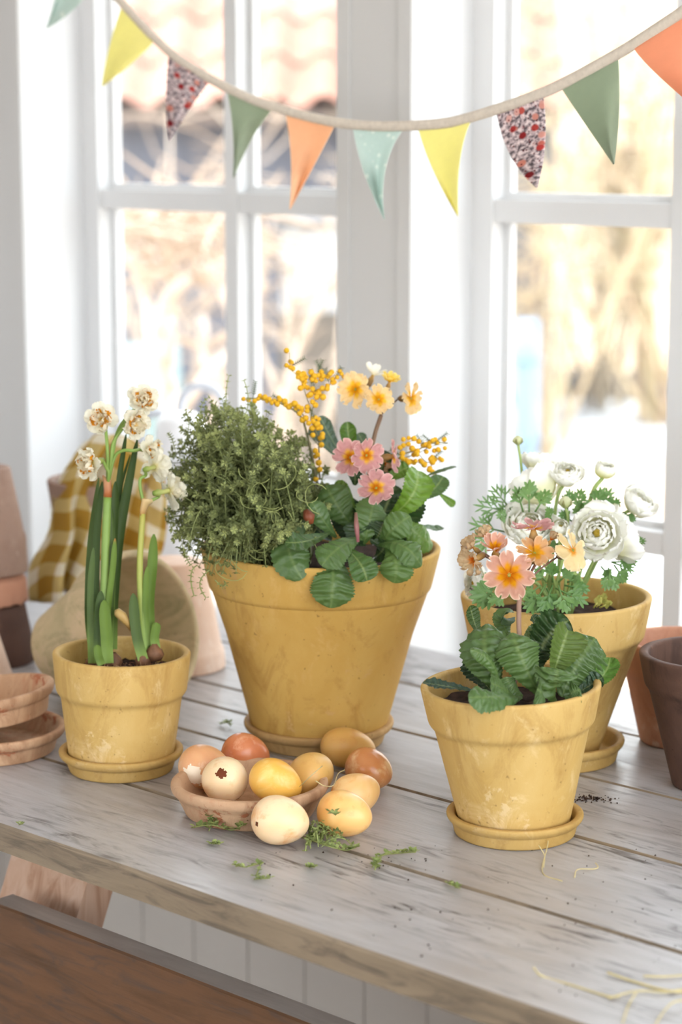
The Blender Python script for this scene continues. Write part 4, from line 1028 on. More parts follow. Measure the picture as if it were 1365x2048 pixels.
# ------------------------------------------------------------------ thyme
def thyme():
    random.seed(21)
    D = D2 - .01; c0 = pp(560, 1110, D)
    t = thing('thyme', Vector((c0.x, c0.y, S2.z)), 'bushy green thyme spilling over the left side of the largest pot', 'herb plant')
    stems = MB(); lv = MB(); n = 0
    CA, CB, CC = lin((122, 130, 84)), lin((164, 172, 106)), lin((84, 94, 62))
    def clump(p, d, sz, col):
        a = frame(d, rnd(0, 6)); 
        for k in range(4):
            an = k * PI / 2; out = (a @ Vector((math.cos(an), math.sin(an), .45))).normalized(); side = out.cross(d).normalized(); nn = out.cross(side)
            b = len(lv.v); c2 = lerp(col, CB, rnd(0, .5))
            for q in (p, p + out * sz * .55 + side * sz * .30 + nn * sz * .06, p + out * sz, p + out * sz * .55 - side * sz * .30 + nn * sz * .06): lv.vert(q, c2)
            lv.f += [(b, b + 1, b + 2), (b, b + 2, b + 3)]
    # target points fill the mound seen in the photo
    TOPX = [(328, 930), (345, 880), (370, 835), (400, 812), (440, 796), (480, 800), (520, 818), (560, 842), (600, 872), (640, 930), (672, 980)]
    BOTX = [(328, 1020), (350, 1085), (380, 1125), (420, 1152), (470, 1146), (540, 1130), (600, 1090), (672, 1030)]
    def tab(T, x):
        for (x0, y0), (x1, y1) in zip(T[:-1], T[1:]):
            if x0 <= x <= x1: return y0 + (y1 - y0) * (x - x0) / (x1 - x0)
        return T[-1][1]
    for i in range(820):
        while True:
            x, y = rnd(330, 670), rnd(790, 1155)
            if tab(TOPX, x) + rnd(-14, 34) < y < tab(BOTX, x): break
        u = (x - 500) / 175; v = (y - 980) / 190
        dome = math.sqrt(max(0, 1 - min(1, u * u * .9 + v * v * .6)))
        dd = rnd(-1, .75) * .105 * dome - (.03 if y > 1050 else 0) - .02 * rnd(0, 1)
        e = pp(x, y, D + dd)
        r0 = pp(rnd(450, 620), 1105, D + rnd(-.07, .05)); r0.z = S2.z
        mid = r0.lerp(e, .55) + UPZ * rnd(.005, .03) + RGT * rnd(-.012, .012)
        cv = bez(r0, mid, e, 9)
        if y > 1085: cv = bez(r0, r0.lerp(e, .55) + UPZ * rnd(.03, .05), e, 9)
        cl = lerp(lin((112, 118, 76)), lin((150, 160, 98)), rnd(0, 1))
        stems.tube(cv, [.0009, .0009, .0008, .0008, .0007, .0007, .0006, .0005, .0004], 4, cl, cap=False)
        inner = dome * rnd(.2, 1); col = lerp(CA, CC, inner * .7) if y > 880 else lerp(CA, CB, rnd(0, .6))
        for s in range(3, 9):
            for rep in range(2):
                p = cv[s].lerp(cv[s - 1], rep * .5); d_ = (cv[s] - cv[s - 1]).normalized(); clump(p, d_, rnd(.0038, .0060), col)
        clump(cv[-1], (cv[-1] - cv[-2]).normalized(), .004, CB)
    # loose shoots standing proud of the mound and hanging over the rim
    for pts in (((455, 830), (452, 790), (458, 752)), ((490, 830), (497, 800), (489, 762)), ((372, 880), (378, 850), (372, 822)), ((405, 850), (402, 815), (418, 795)), ((350, 900), (345, 880), (338, 868)),
                ((395, 1130), (382, 1150), (388, 1190)), ((420, 1140), (400, 1165), (412, 1195)), ((365, 1090), (372, 1112), (380, 1128)), ((430, 1160), (445, 1172), (452, 1166)), ((580, 1130), (575, 1150), (582, 1162)),
                ((345, 1000), (336, 1030), (342, 1050)), ((338, 960), (333, 985), (340, 1000))):
        a, b, c = [pp(x, y, D - .085 if y > 1050 else D - .03) for x, y in pts]; cv = bez(a, b, c, 7)
        stems.tube(cv, .0006, 4, lin((160, 168, 104)), cap=False)
        for s in range(1, 7): clump(cv[s], (cv[s] - cv[s - 1]).normalized(), .0042, CB)
    # pale wiry curls on the front of the mound
    for i in range(22):
        x, y = rnd(420, 630), rnd(930, 1140); p = pp(x, y, D - .095); R_ = rnd(.006, .016); a0 = rnd(0, 6); sp = rnd(2.0, 4.5)
        pts = [p + RGT * (math.cos(a0 + sp * q / 9) * R_ + q * .0012) + UPZ * (math.sin(a0 + sp * q / 9) * R_) - FWD * .004 * math.sin(q) for q in range(10)]
        stems.tube(pts, .0004, 4, lin((170, 178, 110)), cap=False)
    o = stems.build('stems', M['stem'], t); o['kind'] = 'stuff'
    o = lv.build('foliage', M['thyme'], t, smooth=False); o['kind'] = 'stuff'
    random.seed(7)
thyme()

# ------------------------------------------------------------------ mimosa sprigs
bm = bmesh.new(); bmesh.ops.create_icosphere(bm, subdivisions=2, radius=1.0)
for v in bm.verts: v.co *= 1 + .09 * mnoise.noise(v.co * 5)
bme = bpy.data.meshes.new('blossom'); bm.to_mesh(bme); bm.free(); bme.materials.append(M['mimosa'])
bme.polygons.foreach_set('use_smooth', [True] * len(bme.polygons))
def mimosa(label, base_px, twigs, seed, dd):
    random.seed(seed); B0 = pp(*base_px, D2 + dd); B0.z = S2.z - .002
    t = thing('mimosa_sprig', B0, label, 'flower sprig')
    for pts, r0, nball, side, lvs in twigs:
        W = [pp(x, y, D2 + dd) for x, y in pts]; c = cat_rom(W, 6); m = MB(); n = len(c)
        m.tube(c, [r0 * (1 - .6 * i / n) for i in range(n)], 5, lin((120, 112, 84)), lin((146, 140, 90))); m.build('twig', M['stem'], t)
        for b in range(nball):
            f = (b + .5) / nball; q = c[min(n - 1, int((.0 + f) * n))]
            o = bpy.data.objects.new('blossom', bme); COL.objects.link(o); o.parent = t
            off = RGT * rnd(-1, 1) * side + UPZ * rnd(-1, 1) * side - FWD * rnd(-.5, 1) * side
            o.location = q + off - B0; s = rnd(5.4, 7.2) * k2 * (1 - .2 * f); o.scale = (s, s, s); o.rotation_euler = (rnd(0, 3), rnd(0, 3), rnd(0, 3))
        for b in range(lvs):                     # feathery dark leaf
            q = c[random.randint(2, n - 2)]; d_ = (RGT * rnd(-1, 1) + UPZ * rnd(.2, 1)).normalized(); m = MB(); m.tube([q, q + d_ * .016], .0004, 4, lin((92, 104, 76)))
            for s in range(7):
                for sg in (-1, 1):
                    p = q + d_ * (.004 + s * .002); e = (d_.cross(TOCAM) * sg + d_ * .6).normalized(); m.tube([p, p + e * .0035], [.0006, .0002], 3, lin((100, 116, 84)))
            m.build('feather_leaf', M['stem'], t)
    random.seed(7)
mimosa('mimosa sprig with yellow pompoms above the thyme', (655, 1090), [
    ([(655, 1080), (632, 950), (615, 870), (600, 830), (560, 806), (520, 798), (493, 796)], .0016, 0, 0, 0),
    ([(612, 835), (590, 815), (560, 803), (530, 797), (494, 796)], .0007, 26, .0032, 2),
    ([(640, 960), (637, 880), (622, 835), (632, 790), (612, 760)], .0009, 26, .0048, 3),
    ([(625, 830), (612, 790), (600, 755), (582, 738), (580, 705)], .0006, 16, .0040, 1),
    ([(600, 755), (622, 752), (648, 752), (684, 750)], .0006, 24, .0046, 2),
    ([(637, 890), (640, 860), (634, 840)], .0006, 7, .0036, 1), ([(632, 800), (655, 775), (668, 762)], .0005, 8, .0036, 2)], 31, -.02)
mimosa('mimosa sprig with yellow pompoms right of the pink primroses', (760, 1080), [
    ([(760, 1080), (775, 970), (800, 915), (835, 900), (868, 886), (897, 886)], .0012, 0, 0, 2),
    ([(790, 918), (815, 914), (840, 905), (862, 893), (896, 887)], .0006, 24, .0058, 3),
    ([(835, 905), (856, 925), (872, 915), (882, 928)], .0005, 9, .0040, 1), ([(800, 905), (812, 888), (825, 882), (870, 880)], .0005, 9, .004, 0),
    ([(862, 925), (866, 945), (870, 958)], .0005, 6, .0028, 0), ([(805, 918), (820, 920), (850, 930)], .0005, 6, .003, 0)], 32, -.01)

# ------------------------------------------------------------------ daffodils
D1 = POTS[1]['dep']; k1 = D1 / FPX
def z1(zx, zy, dd=0.0): return pp(zx / 2.844, 750 + zy / 2.844, D1 + dd)
def strap(root, pts, wpx, nh, col, tipc=None, cup=.3):
    c = cat_rom(pts, 9); n = len(c); P = []; C = []
    base = lin((150, 178, 92))
    for i in range(n):
        t = i / (n - 1); T = (c[min(i + 1, n - 1)] - c[max(i - 1, 0)]).normalized(); N = (nh - T * nh.dot(T)).normalized(); S = T.cross(N)
        w_ = wpx * k1 / 2 * (1 if t < .72 else math.sqrt(max(.004, 1 - ((t - .72) / .283) ** 2)))
        row = []; cr = []
        for j in range(7):
            s = -1 + j / 3; row.append(c[i] + S * s * w_ + N * (cup * w_ * s * s))
            cc = lerp(base, col, sstep(0, .35, t)); cc = lerp(cc, tuple(v * 1.25 for v in col), (1 - abs(s)) * .4)
            if tipc: cc = lerp(cc, tipc, sstep(.95, 1, t))
            cr.append(cc)
        P.append(row); C.append(cr)
    bk = [[p - ((nh).normalized() * .0012) for p in row] for row in P]
    m = MB(); m.grid(P, C); m.grid([r[::-1] for r in bk], [r[::-1] for r in C])
    return m.build('leaf', M['daff_leaf'], root)
WHT, WHC, ORC = lin((246, 240, 214)), lin((244, 232, 192)), lin((226, 150, 40))
def wcol(t, s): return lerp(lerp(lin((232, 222, 150)), WHT, sstep(0, .35, t)), lin((250, 248, 236)), t * .6)
PW = [petal_data('petal', wcol, 1, .42, -.02, .30, .35, ruf=.12, seed=k) for k in (41, 42, 43)]
PI_ = [petal_data('inner_petal', lambda t, s: lerp(lin((246, 214, 120)), lin((253, 246, 222)), sstep(.05, .35, t)), 1, .40, .05, .9, .4, ruf=.22, seed=k) for k in (44, 45, 46)]
PO = [petal_data('corona_frill', lambda t, s: lerp(lin((244, 196, 84)), lin((236, 160, 40)), t), 1, .34, .1, .6, .5, ruf=.2, seed=k) for k in (47, 48)]
def daffodil(root, c, R, face, n_org=5, seed=0):
    random.seed(100 + seed)
    fr = frame(face, rnd(0, 6)).to_4x4(); fr.translation = c - world_loc(root)
    m = MB(); m.tube([Vector((0, 0, -R * .85)), Vector((0, 0, -R * .6)), Vector((0, 0, -R * .35)), Vector((0, 0, 0))], [R * .12, R * .19, R * .12, R * .15], 8, lin((126, 148, 62)), lin((206, 206, 130)))
    me = m.data('flower'); me.materials.append(M['stem']); o = bpy.data.objects.new('flower', me); COL.objects.link(o); place(o, root, fr)
    for k in range(6):
        p = bpy.data.objects.new('petal', PW[k % 3]); COL.objects.link(p)
        place(p, o, Matrix.Rotation(k * PI / 3 + rnd(-.12, .12), 4, 'Z') @ Matrix.Translation((0, R * .05, R * .02 * (k % 2))) @ Matrix.Rotation(.15 + rnd(-.25, .35), 4, 'X') @ Matrix.Rotation(rnd(-.3, .3), 4, 'Y') @ Matrix.Scale(R * rnd(.92, 1.12), 4))
    for k in range(10):
        p = bpy.data.objects.new('inner_petal', PI_[k % 3]); COL.objects.link(p)
        place(p, o, Matrix.Rotation(k * 2.4, 4, 'Z') @ Matrix.Translation((0, R * .04, R * (.05 + .012 * k))) @ Matrix.Rotation(.42 + .075 * k + rnd(-.2, .2), 4, 'X') @ Matrix.Rotation(rnd(-.5, .5), 4, 'Y') @ Matrix.Scale(R * (.86 - .035 * k) * rnd(.85, 1.15), 4))
    for k in range(n_org):
        p = bpy.data.objects.new('corona_frill', PO[k % 2]); COL.objects.link(p)
        place(p, o, Matrix.Rotation(k * 2 * PI / n_org + rnd(-.3, .3), 4, 'Z') @ Matrix.Translation((0, R * .10, R * .12)) @ Matrix.Rotation(.62 + rnd(-.2, .2), 4, 'X') @ Matrix.Scale(R * .66, 4))
    random.seed(7); return o
DL, DLD, DLB = lin((104, 130, 52)), lin((64, 84, 38)), lin((82, 102, 52))
bl = z1(590, 1600, 0); br = z1(850, 1560, 0)
bl.z = S1.z; br.z = S1.z
da = thing('daffodils', bl, 'taller left clump of white double daffodils in the small pot', 'flower plant')
db = thing('daffodils', br, 'shorter right clump of white daffodils facing away in small pot', 'flower plant')
nC = (TOCAM + RGT * .1).normalized()
for pts, w_, dds, col, tp in (
    ([(520, 1560), (500, 1350), (512, 1000), (562, 585)], 13, .012, DLB, None), ([(545, 1560), (545, 1250), (552, 900), (582, 605)], 15, .006, DLD, None),
    ([(640, 1560), (650, 1250), (690, 850), (782, 365)], 19, .016, DLD, None), ([(630, 1560), (650, 1000), (672, 650), (718, 335)], 12, .02, DLD, None),
    ([(650, 1500), (672, 900), (690, 640), (742, 450)], 6, .024, DLB, None), ([(600, 1540), (618, 1300), (642, 1100), (655, 930)], 12, -.006, DL, lin((190, 120, 60))),
    ([(620, 1540), (640, 1100), (652, 800), (657, 605)], 16, .010, DLD, None), ([(520, 1640), (514, 1400), (516, 1200), (532, 982)], 13, -.010, DLB, None),
    ([(562, 1640), (560, 1500), (566, 1350), (575, 1228)], 19, -.014, lin((70, 90, 46)), None), ([(614, 1640), (606, 1500), (600, 1400), (592, 1280)], 23, -.018, DL, None),
    ([(580, 1650), (564, 1610), (556, 1570), (552, 1535)], 16, -.024, DL, None), ([(620, 1560), (632, 1300), (640, 1000), (636, 760)], 12, .004, DLB, None)):
    strap(da, [z1(x, y, dds) for x, y in pts], w_, nC, col, tp)
for pts, w_, dds, col in (([(862, 1560), (850, 1300), (866, 1100), (876, 905)], 20, .006, DL), ([(845, 1540), (828, 1350), (832, 1200), (840, 1088)], 13, -.002, DL),
                          ([(815, 1620), (782, 1500), (766, 1380), (758, 1242)], 21, -.010, DLB), ([(888, 1560), (880, 1490), (888, 1440), (892, 1408)], 18, -.004, DL), ([(830, 1560), (824, 1450), (822, 1380), (824, 1330)], 9, .002, DL)):
    strap(db, [z1(x, y, dds) for x, y in pts], w_, nC, col)
SG, SG2 = lin((134, 164, 80)), lin((150, 178, 92))
stem(da, [z1(588, 1600), z1(592, 1350), z1(600, 1000), z1(612, 690)], 9.2 * k1, lin((150, 178, 100)), SG, r2=8.2 * k1, seg=10)
m = MB(); m.tube([z1(612, 696), z1(613, 650), z1(610, 605), z1(585, 570)], [8.6 * k1, 8.0 * k1, 8.2 * k1, 2 * k1], 9, lin((176, 98, 50)), lin((206, 160, 120))); o = m.build('sheath', M['stem'], da); o['label'] = 'papery brown sheath'
U1 = z1(613, 625)
def dfl(root, U_, mids, zx, zy, R, face, dd, seed, n_org=5, r=3.4):
    c = pp(130 + zx / 5.056, 760 + zy / 5.056, D1 + dd); e = c - face.normalized() * R * k1 * .85
    stem(root, [U_] + [z1(x, y, dd * .5) for x, y in mids] + [e], r * k1, SG, SG2, 'pedicel', 7); daffodil(root, c, R * 1.1 * k1, face, n_org, seed)
dfl(da, U1, [(612, 480), (608, 380)], 372, 395, 31, (TOCAM * .9 - RGT * .12 + UPZ * .05), -.012, 1, 6)
dfl(da, U1, [(640, 450), (680, 300)], 785, 205, 30, (TOCAM * .85 + RGT * .25 + UPZ * .15), .006, 2, 6)
dfl(da, U1, [(632, 480), (648, 380)], 690, 445, 31, (TOCAM * .7 + RGT * .5 - UPZ * .1), -.012, 3, 4)
dfl(da, U1, [(618, 560), (606, 530)], 275, 835, 33, (-RGT * .55 + TOCAM * .6 - UPZ * .15), -.014, 4, 4)
dfl(da, U1, [(650, 470), (700, 430), (760, 430)], 850, 700, 26, (RGT * .75 + TOCAM * .5), .006, 5, 3)
stem(db, [z1(826, 1580), z1(806, 1350), z1(796, 1080), z1(812, 790)], 7.2 * k1, lin((150, 182, 92)), lin((186, 180, 90)), r2=6.0 * k1, seg=10)
m = MB(); m.tube([z1(812, 800), z1(815, 770), z1(830, 720), z1(870, 715)], [6.5 * k1, 8 * k1, 13 * k1, 5 * k1], 9, lin((196, 150, 90)), lin((214, 190, 140)), flat=.6); o = m.build('sheath', M['stem'], db); o['label'] = 'papery tan sheath'
U2 = z1(820, 740)
dfl(db, U2, [(798, 640), (800, 590), (830, 570)], 905, 880, 32, (RGT * .45 + UPZ * .15 - TOCAM * .55), .0, 6, 3)
dfl(db, U2, [(860, 715), (905, 690)], 1050, 1120, 37, (RGT * .75 - TOCAM * .45 + UPZ * .15), .0, 7, 0)
m = MB(); m.tube([z1(748, 1450, -.006), z1(725, 1410, -.008), z1(695, 1372, -.01), z1(665, 1348, -.01), z1(652, 1345, -.01)], [4 * k1, 7 * k1, 10 * k1, 9 * k1, 3 * k1], 10, lin((168, 130, 70)), lin((206, 176, 112))); o = m.build('bud', M['stem'], db); o['label'] = 'golden brown bud bending left'
# bulbs and torn brown skins at soil level
def bulb(root, zx, zy, r, dd):
    c = z1(zx, zy, dd); m = MB(); m.lathe([(0, -r * .8), (r * .7, -r * .6), (r, 0), (r * .8, r * .55), (r * .4, r * 1.0), (r * .25, r * 1.2)], 16, .15, zx)
    m.xform(Matrix.Translation(c)); m.build('bulb', M['bulb'], root)
M['bulb'] = m_flat('bulb_skin', lin((122, 84, 58)), .6, .4, .5, 120)
for zx, zy, r, dd in ((600, 1640, .008, -.004), (530, 1645, .008, -.002), (650, 1635, .008, .0)): bulb(da, zx, zy, r, dd)
for zx, zy, r, dd in ((815, 1625, .008, -.004), (880, 1590, .009, -.002)): bulb(db, zx, zy, r, dd)
m = MB(); random.seed(3)
for k in range(70):
    c = random.choice((z1(600, 1600, -.01), z1(850, 1575, -.008), z1(760, 1610, -.01))) + RGT * rnd(-.016, .016) + FWD * rnd(-.012, .012); c.z = S1.z + rnd(.001, .008)
    d_ = RGT * rnd(-1, 1) + UPZ * rnd(-.2, .8) + FWD * rnd(-1, 1)
    m.tube([c, c + d_ * .004 + UPZ * .002, c + d_ * .008], [.0006, .0005, .0002], 4, lerp(lin((110, 62, 40)), lin((196, 160, 120)), rnd(0, 1)))
o = m.build('root_fibres', M['stem'], db); o['kind'] = 'stuff'; random.seed(7)

# ------------------------------------------------------------------ ranunculus
D4 = POTS[4]['dep']; k4 = D4 / FPX
def z4(zx, zy, dd=0.0): return pp(930 + zx / 3.4125, 860 + zy / 3.4125, D4 + dd)
ra = thing('ranunculus', S4, 'white ranunculus with ferny leaves in the pot behind the primrose', 'flower plant')
RW, RG = lin((253, 252, 244)), lin((242, 240, 200))
def rose_petal(rad, th0, th1, half, flare, seed, green):
    """cupped petal on a sphere of radius rad about the flower axis (+Z), from polar angle th0 (back) up to th1"""
    P = []; C = []
    for i in range(9):
        t = i / 8; th = th0 + (th1 - th0) * t; row = []; cr = []
        for j in range(9):
            s = -1 + j / 4; wv = half * (.55 + .45 * math.sin(t * PI * .8)) * (1 if t < .75 else math.sqrt(max(.12, 1 - ((t - .75) / .27) ** 2)))
            a = s * wv; r = rad * (1 + flare * sstep(.45, 1, t) + .13 * t * mnoise.noise(Vector((t * 3 + seed, s * 2.6, seed))) + .05 * t * math.sin(s * 9 + seed))
            row.append(Vector((r * math.sin(th) * math.sin(a), r * math.sin(th) * math.cos(a), r * math.cos(th)))); cr.append(lerp(green or RG, RW, sstep(.15 if green else .3, .95 if green else .75, t)))
        P.append(row); C.append(cr)
    m = MB(); m.grid(P, C); me = m.data('petal'); me.materials.append(M['rose_petal']); return me
LAY = []
for k in range(6):                              # 0 = outermost
    rad = 1.0 - .13 * k; th1 = (1.45, 1.2, .98, .80, .62, .46)[k]
    LAY.append([rose_petal(rad, 2.75, th1, .60 + .08 * k, (.34, .22, .12, .06, .02, 0)[k], k * 7 + q, lin((228, 226, 140)) if k > 2 else None) for q in range(2)])
core = MB(); core.lathe([(0, -.3), (.15, -.2), (.20, .05), (.18, .24), (.10, .32), (.04, .30), (0, .27)], 24); core.c = [lerp(lin((226, 226, 140)), lin((190, 160, 60)), sstep(.12, .3, v.z)) for v in core.v]
core_me = core.data('flower'); core_me.materials.append(M['petal'])
def ranunculus(c, R, face, layers=(0, 1, 2, 3, 4, 5), n=6, squash=.85):
    fr = frame(face, rnd(0, 6)).to_4x4() @ Matrix.Diagonal((R, R, R * squash, 1)); fr.translation = c - world_loc(ra)
    o = bpy.data.objects.new('flower', core_me); COL.objects.link(o); place(o, ra, fr)
    sc = 1 / (1.0 - .13 * layers[0])
    for li in layers:
        for k in range(n if li < 4 else 5):
            p = bpy.data.objects.new('petal', LAY[li][k % 2]); COL.objects.link(p)
            place(p, o, Matrix.Rotation(k * 2 * PI / (n if li < 4 else 5) + li * .55 + rnd(-.12, .12), 4, 'Z') @ Matrix.Rotation(rnd(-.14, .14), 4, 'X') @ Matrix.Rotation(rnd(-.12, .12), 4, 'Y') @ Matrix.Scale(sc * rnd(.90, 1.08), 4))
    return o
RS = Vector((S4.x, S4.y, S4.z))
GS, GS2 = lin((138, 164, 92)), lin((166, 186, 112))
def rfl(zx, zy, R, face, dd=0, base=(700, 1120), mid=None, layers=(0, 1, 2, 3, 4, 5), r=3.6, n=6):
    c = z4(zx, zy, dd); b = RS + (z4(*base, dd * .5) - RS) * .0 + RGT * ((base[0] - 625) / 3.4125 * k4 * .5) + FWD * dd * .3; e = c - face.normalized() * R * k4 * .6
    md = z4(*mid, dd * .6) if mid else b.lerp(e, .55) + UPZ * .012
    stem(ra, [b, md, e], r * k4, GS, GS2, 'stem', 8); ranunculus(c, R * k4, face, layers, n)
rfl(905, 705, 45, (TOCAM * .9 - RGT * .12 + UPZ * .1), -.045, (760, 1120))
rfl(1075, 730, 47, (RGT * .55 - TOCAM * .2 + UPZ * .25), -.02, (800, 1120))
rfl(700, 295, 29, (UPZ * .75 + TOCAM * .5 + RGT * .05), .01, (560, 1120), (620, 540), layers=(1, 2, 3, 4, 5))
rfl(962, 275, 21, (UPZ * .8 + TOCAM * .25 + RGT * .2), .02, (760, 1120), (850, 500), layers=(3, 4, 5), r=4.2)
rfl(1192, 495, 33, (UPZ * .6 + RGT * .45 + TOCAM * .35), .0, (800, 1120), (1040, 640), layers=(1, 2, 3, 4, 5))
rfl(490, 390, 50, (-TOCAM * .5 + UPZ * .5 - RGT * .3), .03, (560, 1120))
rfl(505, 205, 31, (UPZ * .8 - TOCAM * .2 + RGT * .1), .045, (580, 1120))
rfl(440, 650, 46, (UPZ * .45 + TOCAM * .6 + RGT * .12), -.01, (560, 1120))
rfl(655, 665, 17, (UPZ * .6 + TOCAM * .6), -.03, (640, 1120), layers=(3, 4, 5))
rfl(75, 1045, 30, (-RGT * .7 + TOCAM * .4), -.03, (460, 1130), (260, 1100))
# round buds with sepals
def rbud(zx, zy, R, base, dd=0, mid=None, up=UPZ):
    c = z4(zx, zy, dd); e = c - up * R * k4 * .7; b = z4(*base, dd)
    stem(ra, [b, z4(*mid, dd) if mid else b.lerp(e, .5), e], 3.0 * k4, GS, GS2, 'stem', 7)
    m = MB(); r = R * k4; m.lathe([(0, -r * .9), (r * .6, -r * .7), (r, 0), (r * .85, r * .5), (r * .35, r * .9), (0, r)], 18, .03, zx); m.c = [lerp(lin((206, 214, 150)), lin((238, 238, 204)), sstep(-r, r, v.z)) for v in m.v]; m.xform(Matrix.Translation(c)); bo = m.build('bud', M['petal'], ra)
    for k in range(5):
        a = k * 2 * PI / 5; d_ = Vector((math.cos(a), math.sin(a), 0)); mm = MB(); mm.tube([c - UPZ * r * .85 + d_ * r * .3, c - UPZ * r * .2 + d_ * r * 1.05, c + UPZ * r * .5 + d_ * r * 1.02], [r * .12, r * .3, r * .04], 5, lin((132, 150, 90)), lin((150, 140, 90)), flat=.35); mm.build('sepal', M['stem'], ra)
rbud(365, 72, 10.5, (400, 420), .03, (385, 240)); rbud(690, 495, 13, (700, 900), -.02, (705, 620)); rbud(890, 512, 9, (860, 760), 0); rbud(1030, 512, 10, (960, 720), -.0)
# ferny leaves
RL1, RL2 = lin((86, 128, 62)), lin((118, 154, 86))
def fern(zb, zt, wpx, dd=0.0, nh=None, col=None, n=3):
    b, t = z4(*zb, dd), z4(*zt, dd - .006); nh = nh or TOCAM; T = (t - b); L = T.length; T = T / L; S = T.cross(nh).normalized(); N = S.cross(T); W = wpx * k4
    col = col or lerp(RL1, RL2, rnd(0, 1)); m = MB()
    m.tube([b, b + T * L * .3, b + T * L * .5], [.0009, .0009, .0008], 5, col)
    def lobe(p, d, l, w_, bend):
        P = []; C = []
        for i in range(7):
            q = i / 6; c = p + d * l * q + N * bend * q * q * l; ww = w_ * (.22 + .78 * math.sin(min(1, q / .6) * PI / 2)) * (1 if q < .6 else math.sqrt(max(.02, 1 - ((q - .6) / .41) ** 2))); sd = d.cross(N).normalized()
            P.append([c - sd * ww + N * ww * .25, c, c + sd * ww + N * ww * .25]); C.append([col, lerp(col, RL2, .4), col])
        m.grid(P, C)
    for side, at, ln in ((0, .5, .5), (-1, .34, .44), (1, .36, .42), (-1, .5, .36), (1, .52, .36)):
        p = b + T * L * at; d = (T + S * side * .85).normalized(); l = L * ln * rnd(.9, 1.1); be = rnd(-.35, .25)
        lobe(p, d, l, W * .075, be)
        for sg in (-1, 1): lobe(p + d * l * .42, (d + (d.cross(N)) * sg * .75).normalized(), l * .55, W * .055, be)
    return m.build('leaf', M['leaf'], ra)
random.seed(17)
for zb, zt, wp, dd in (((440, 560), (440, 330), 60, -.02), ((480, 560), (580, 400), 45, -.022), ((400, 560), (350, 380), 45, -.016), ((330, 560), (175, 370), 30, .0), ((330, 560), (60, 510), 32, .0), ((340, 600), (210, 580), 36, -.01), ((300, 700), (20, 640), 36, .0),
                       ((260, 720), (5, 780), 38, -.015), ((340, 640), (230, 500), 34, .005), ((700, 560), (720, 400), 40, .0), ((760, 560), (800, 390), 40, .0), ((860, 560), (960, 390), 50, .01), ((900, 570), (1000, 400), 44, .012), ((960, 560), (1060, 470), 40, .0), ((820, 620), (760, 470), 50, .0),
                       ((840, 640), (840, 480), 55, -.005), ((760, 640), (640, 560), 40, -.012), ((600, 640), (560, 520), 36, -.01), ((1080, 560), (1170, 620), 34, .0), ((1000, 900), (1180, 900), 40, -.02), ((980, 940), (1040, 1100), 60, -.03), ((1020, 920), (1110, 1050), 50, -.03), ((1000, 950), (960, 1090), 44, -.035),
                       ((1120, 760), (1240, 760), 26, .0), ((560, 1050), (420, 1260), 60, -.085), ((600, 1060), (520, 1270), 60, -.09), ((640, 1060), (700, 1260), 60, -.09), ((680, 1060), (850, 1090), 56, -.075), ((620, 1080), (840, 1180), 56, -.085), ((560, 1080), (620, 1200), 50, -.085), ((520, 1060), (400, 1160), 54, -.08),
                       ((300, 1100), (10, 1150), 64, -.085), ((320, 1110), (160, 1180), 50, -.09), ((280, 1080), (30, 1100), 50, -.07), ((300, 1050), (130, 1000), 50, -.06), ((560, 1040), (480, 940), 50, -.05), ((600, 1040), (600, 900), 56, -.05), ((640, 1040), (740, 940), 56, -.05), ((520, 1020), (380, 1050), 50, -.06), ((700, 1040), (790, 1000), 46, -.05),
                       ((700, 900), (640, 780), 50, -.01), ((720, 880), (760, 760), 50, -.01), ((660, 860), (560, 760), 46, -.01), ((740, 820), (700, 690), 44, .0), ((600, 800), (520, 700), 40, .0), ((1000, 900), (1160, 960), 36, -.02), ((930, 930), (1000, 1010), 40, -.025)):
    fern(zb, zt, wp, dd, (TOCAM + UPZ * rnd(0, .5) + RGT * rnd(-.4, .4)).normalized(), lerp(RL1, RL2, rnd(0, 1)))
for a, b, c in (((520, 1130), (560, 1000), (600, 880)), ((600, 1140), (640, 1000), (680, 850)), ((680, 1140), (690, 1020), (690, 900)), ((740, 1120), (750, 1010), (770, 880)), ((640, 1140), (600, 1010), (530, 900)), ((700, 1130), (750, 960), (830, 800)), ((560, 1140), (480, 1040), (360, 1060)), ((780, 1120), (800, 1040), (760, 980))):
    stem(ra, [z4(*a, -.02), z4(*b, -.03), z4(*c, -.02)], 3.4 * k4, GS, GS2, 'stem', 7)
# a yellowing withered leaf on the soil
for zb, zt, dd in (((900, 1210), (970, 1120), -.04), ((920, 1215), (1010, 1170), -.035), ((880, 1215), (930, 1140), -.045)): fern(zb, zt, 50, dd, (TOCAM + UPZ).normalized(), lin((214, 206, 110)))
random.seed(7)

# ------------------------------------------------------------------ bunting
BY = 1.70
def bp(x, y, dy=0.0): return ony(x, y, BY + dy)
bn = thing('bunting', bp(800, 440) * 1, 'fabric bunting of coloured triangles on a cream tape across the windows', 'bunting')
bn.location = bp(800, 256)
tape = [(60, -190), (150, -95), (245, 8), (330, 97), (400, 146), (470, 184), (540, 212), (650, 241), (730, 251), (800, 252), (900, 245), (1000, 217), (1060, 196), (1120, 171), (1230, 112), (1300, 68), (1380, 14), (1450, -40)]
c = cat_rom([bp(x, y) for x, y in tape], 5); P = []; hw = .0052
for i in range(len(c)):
    T = (c[min(i + 1, len(c) - 1)] - c[max(0, i - 1)]).normalized(); N = Vector((0, -1, 0)); S = T.cross(N).normalized()
    P.append([c[i] + S * a * hw + N * b for a, b in ((-1, .0016), (-.2, .0022), (.8, .0018), (1.0, .0), (.8, -.0018), (-.2, -.0022), (-1, -.0016))])
m = MB(); m.grid(P, close=True); m.build('tape', M['tape'], bn)
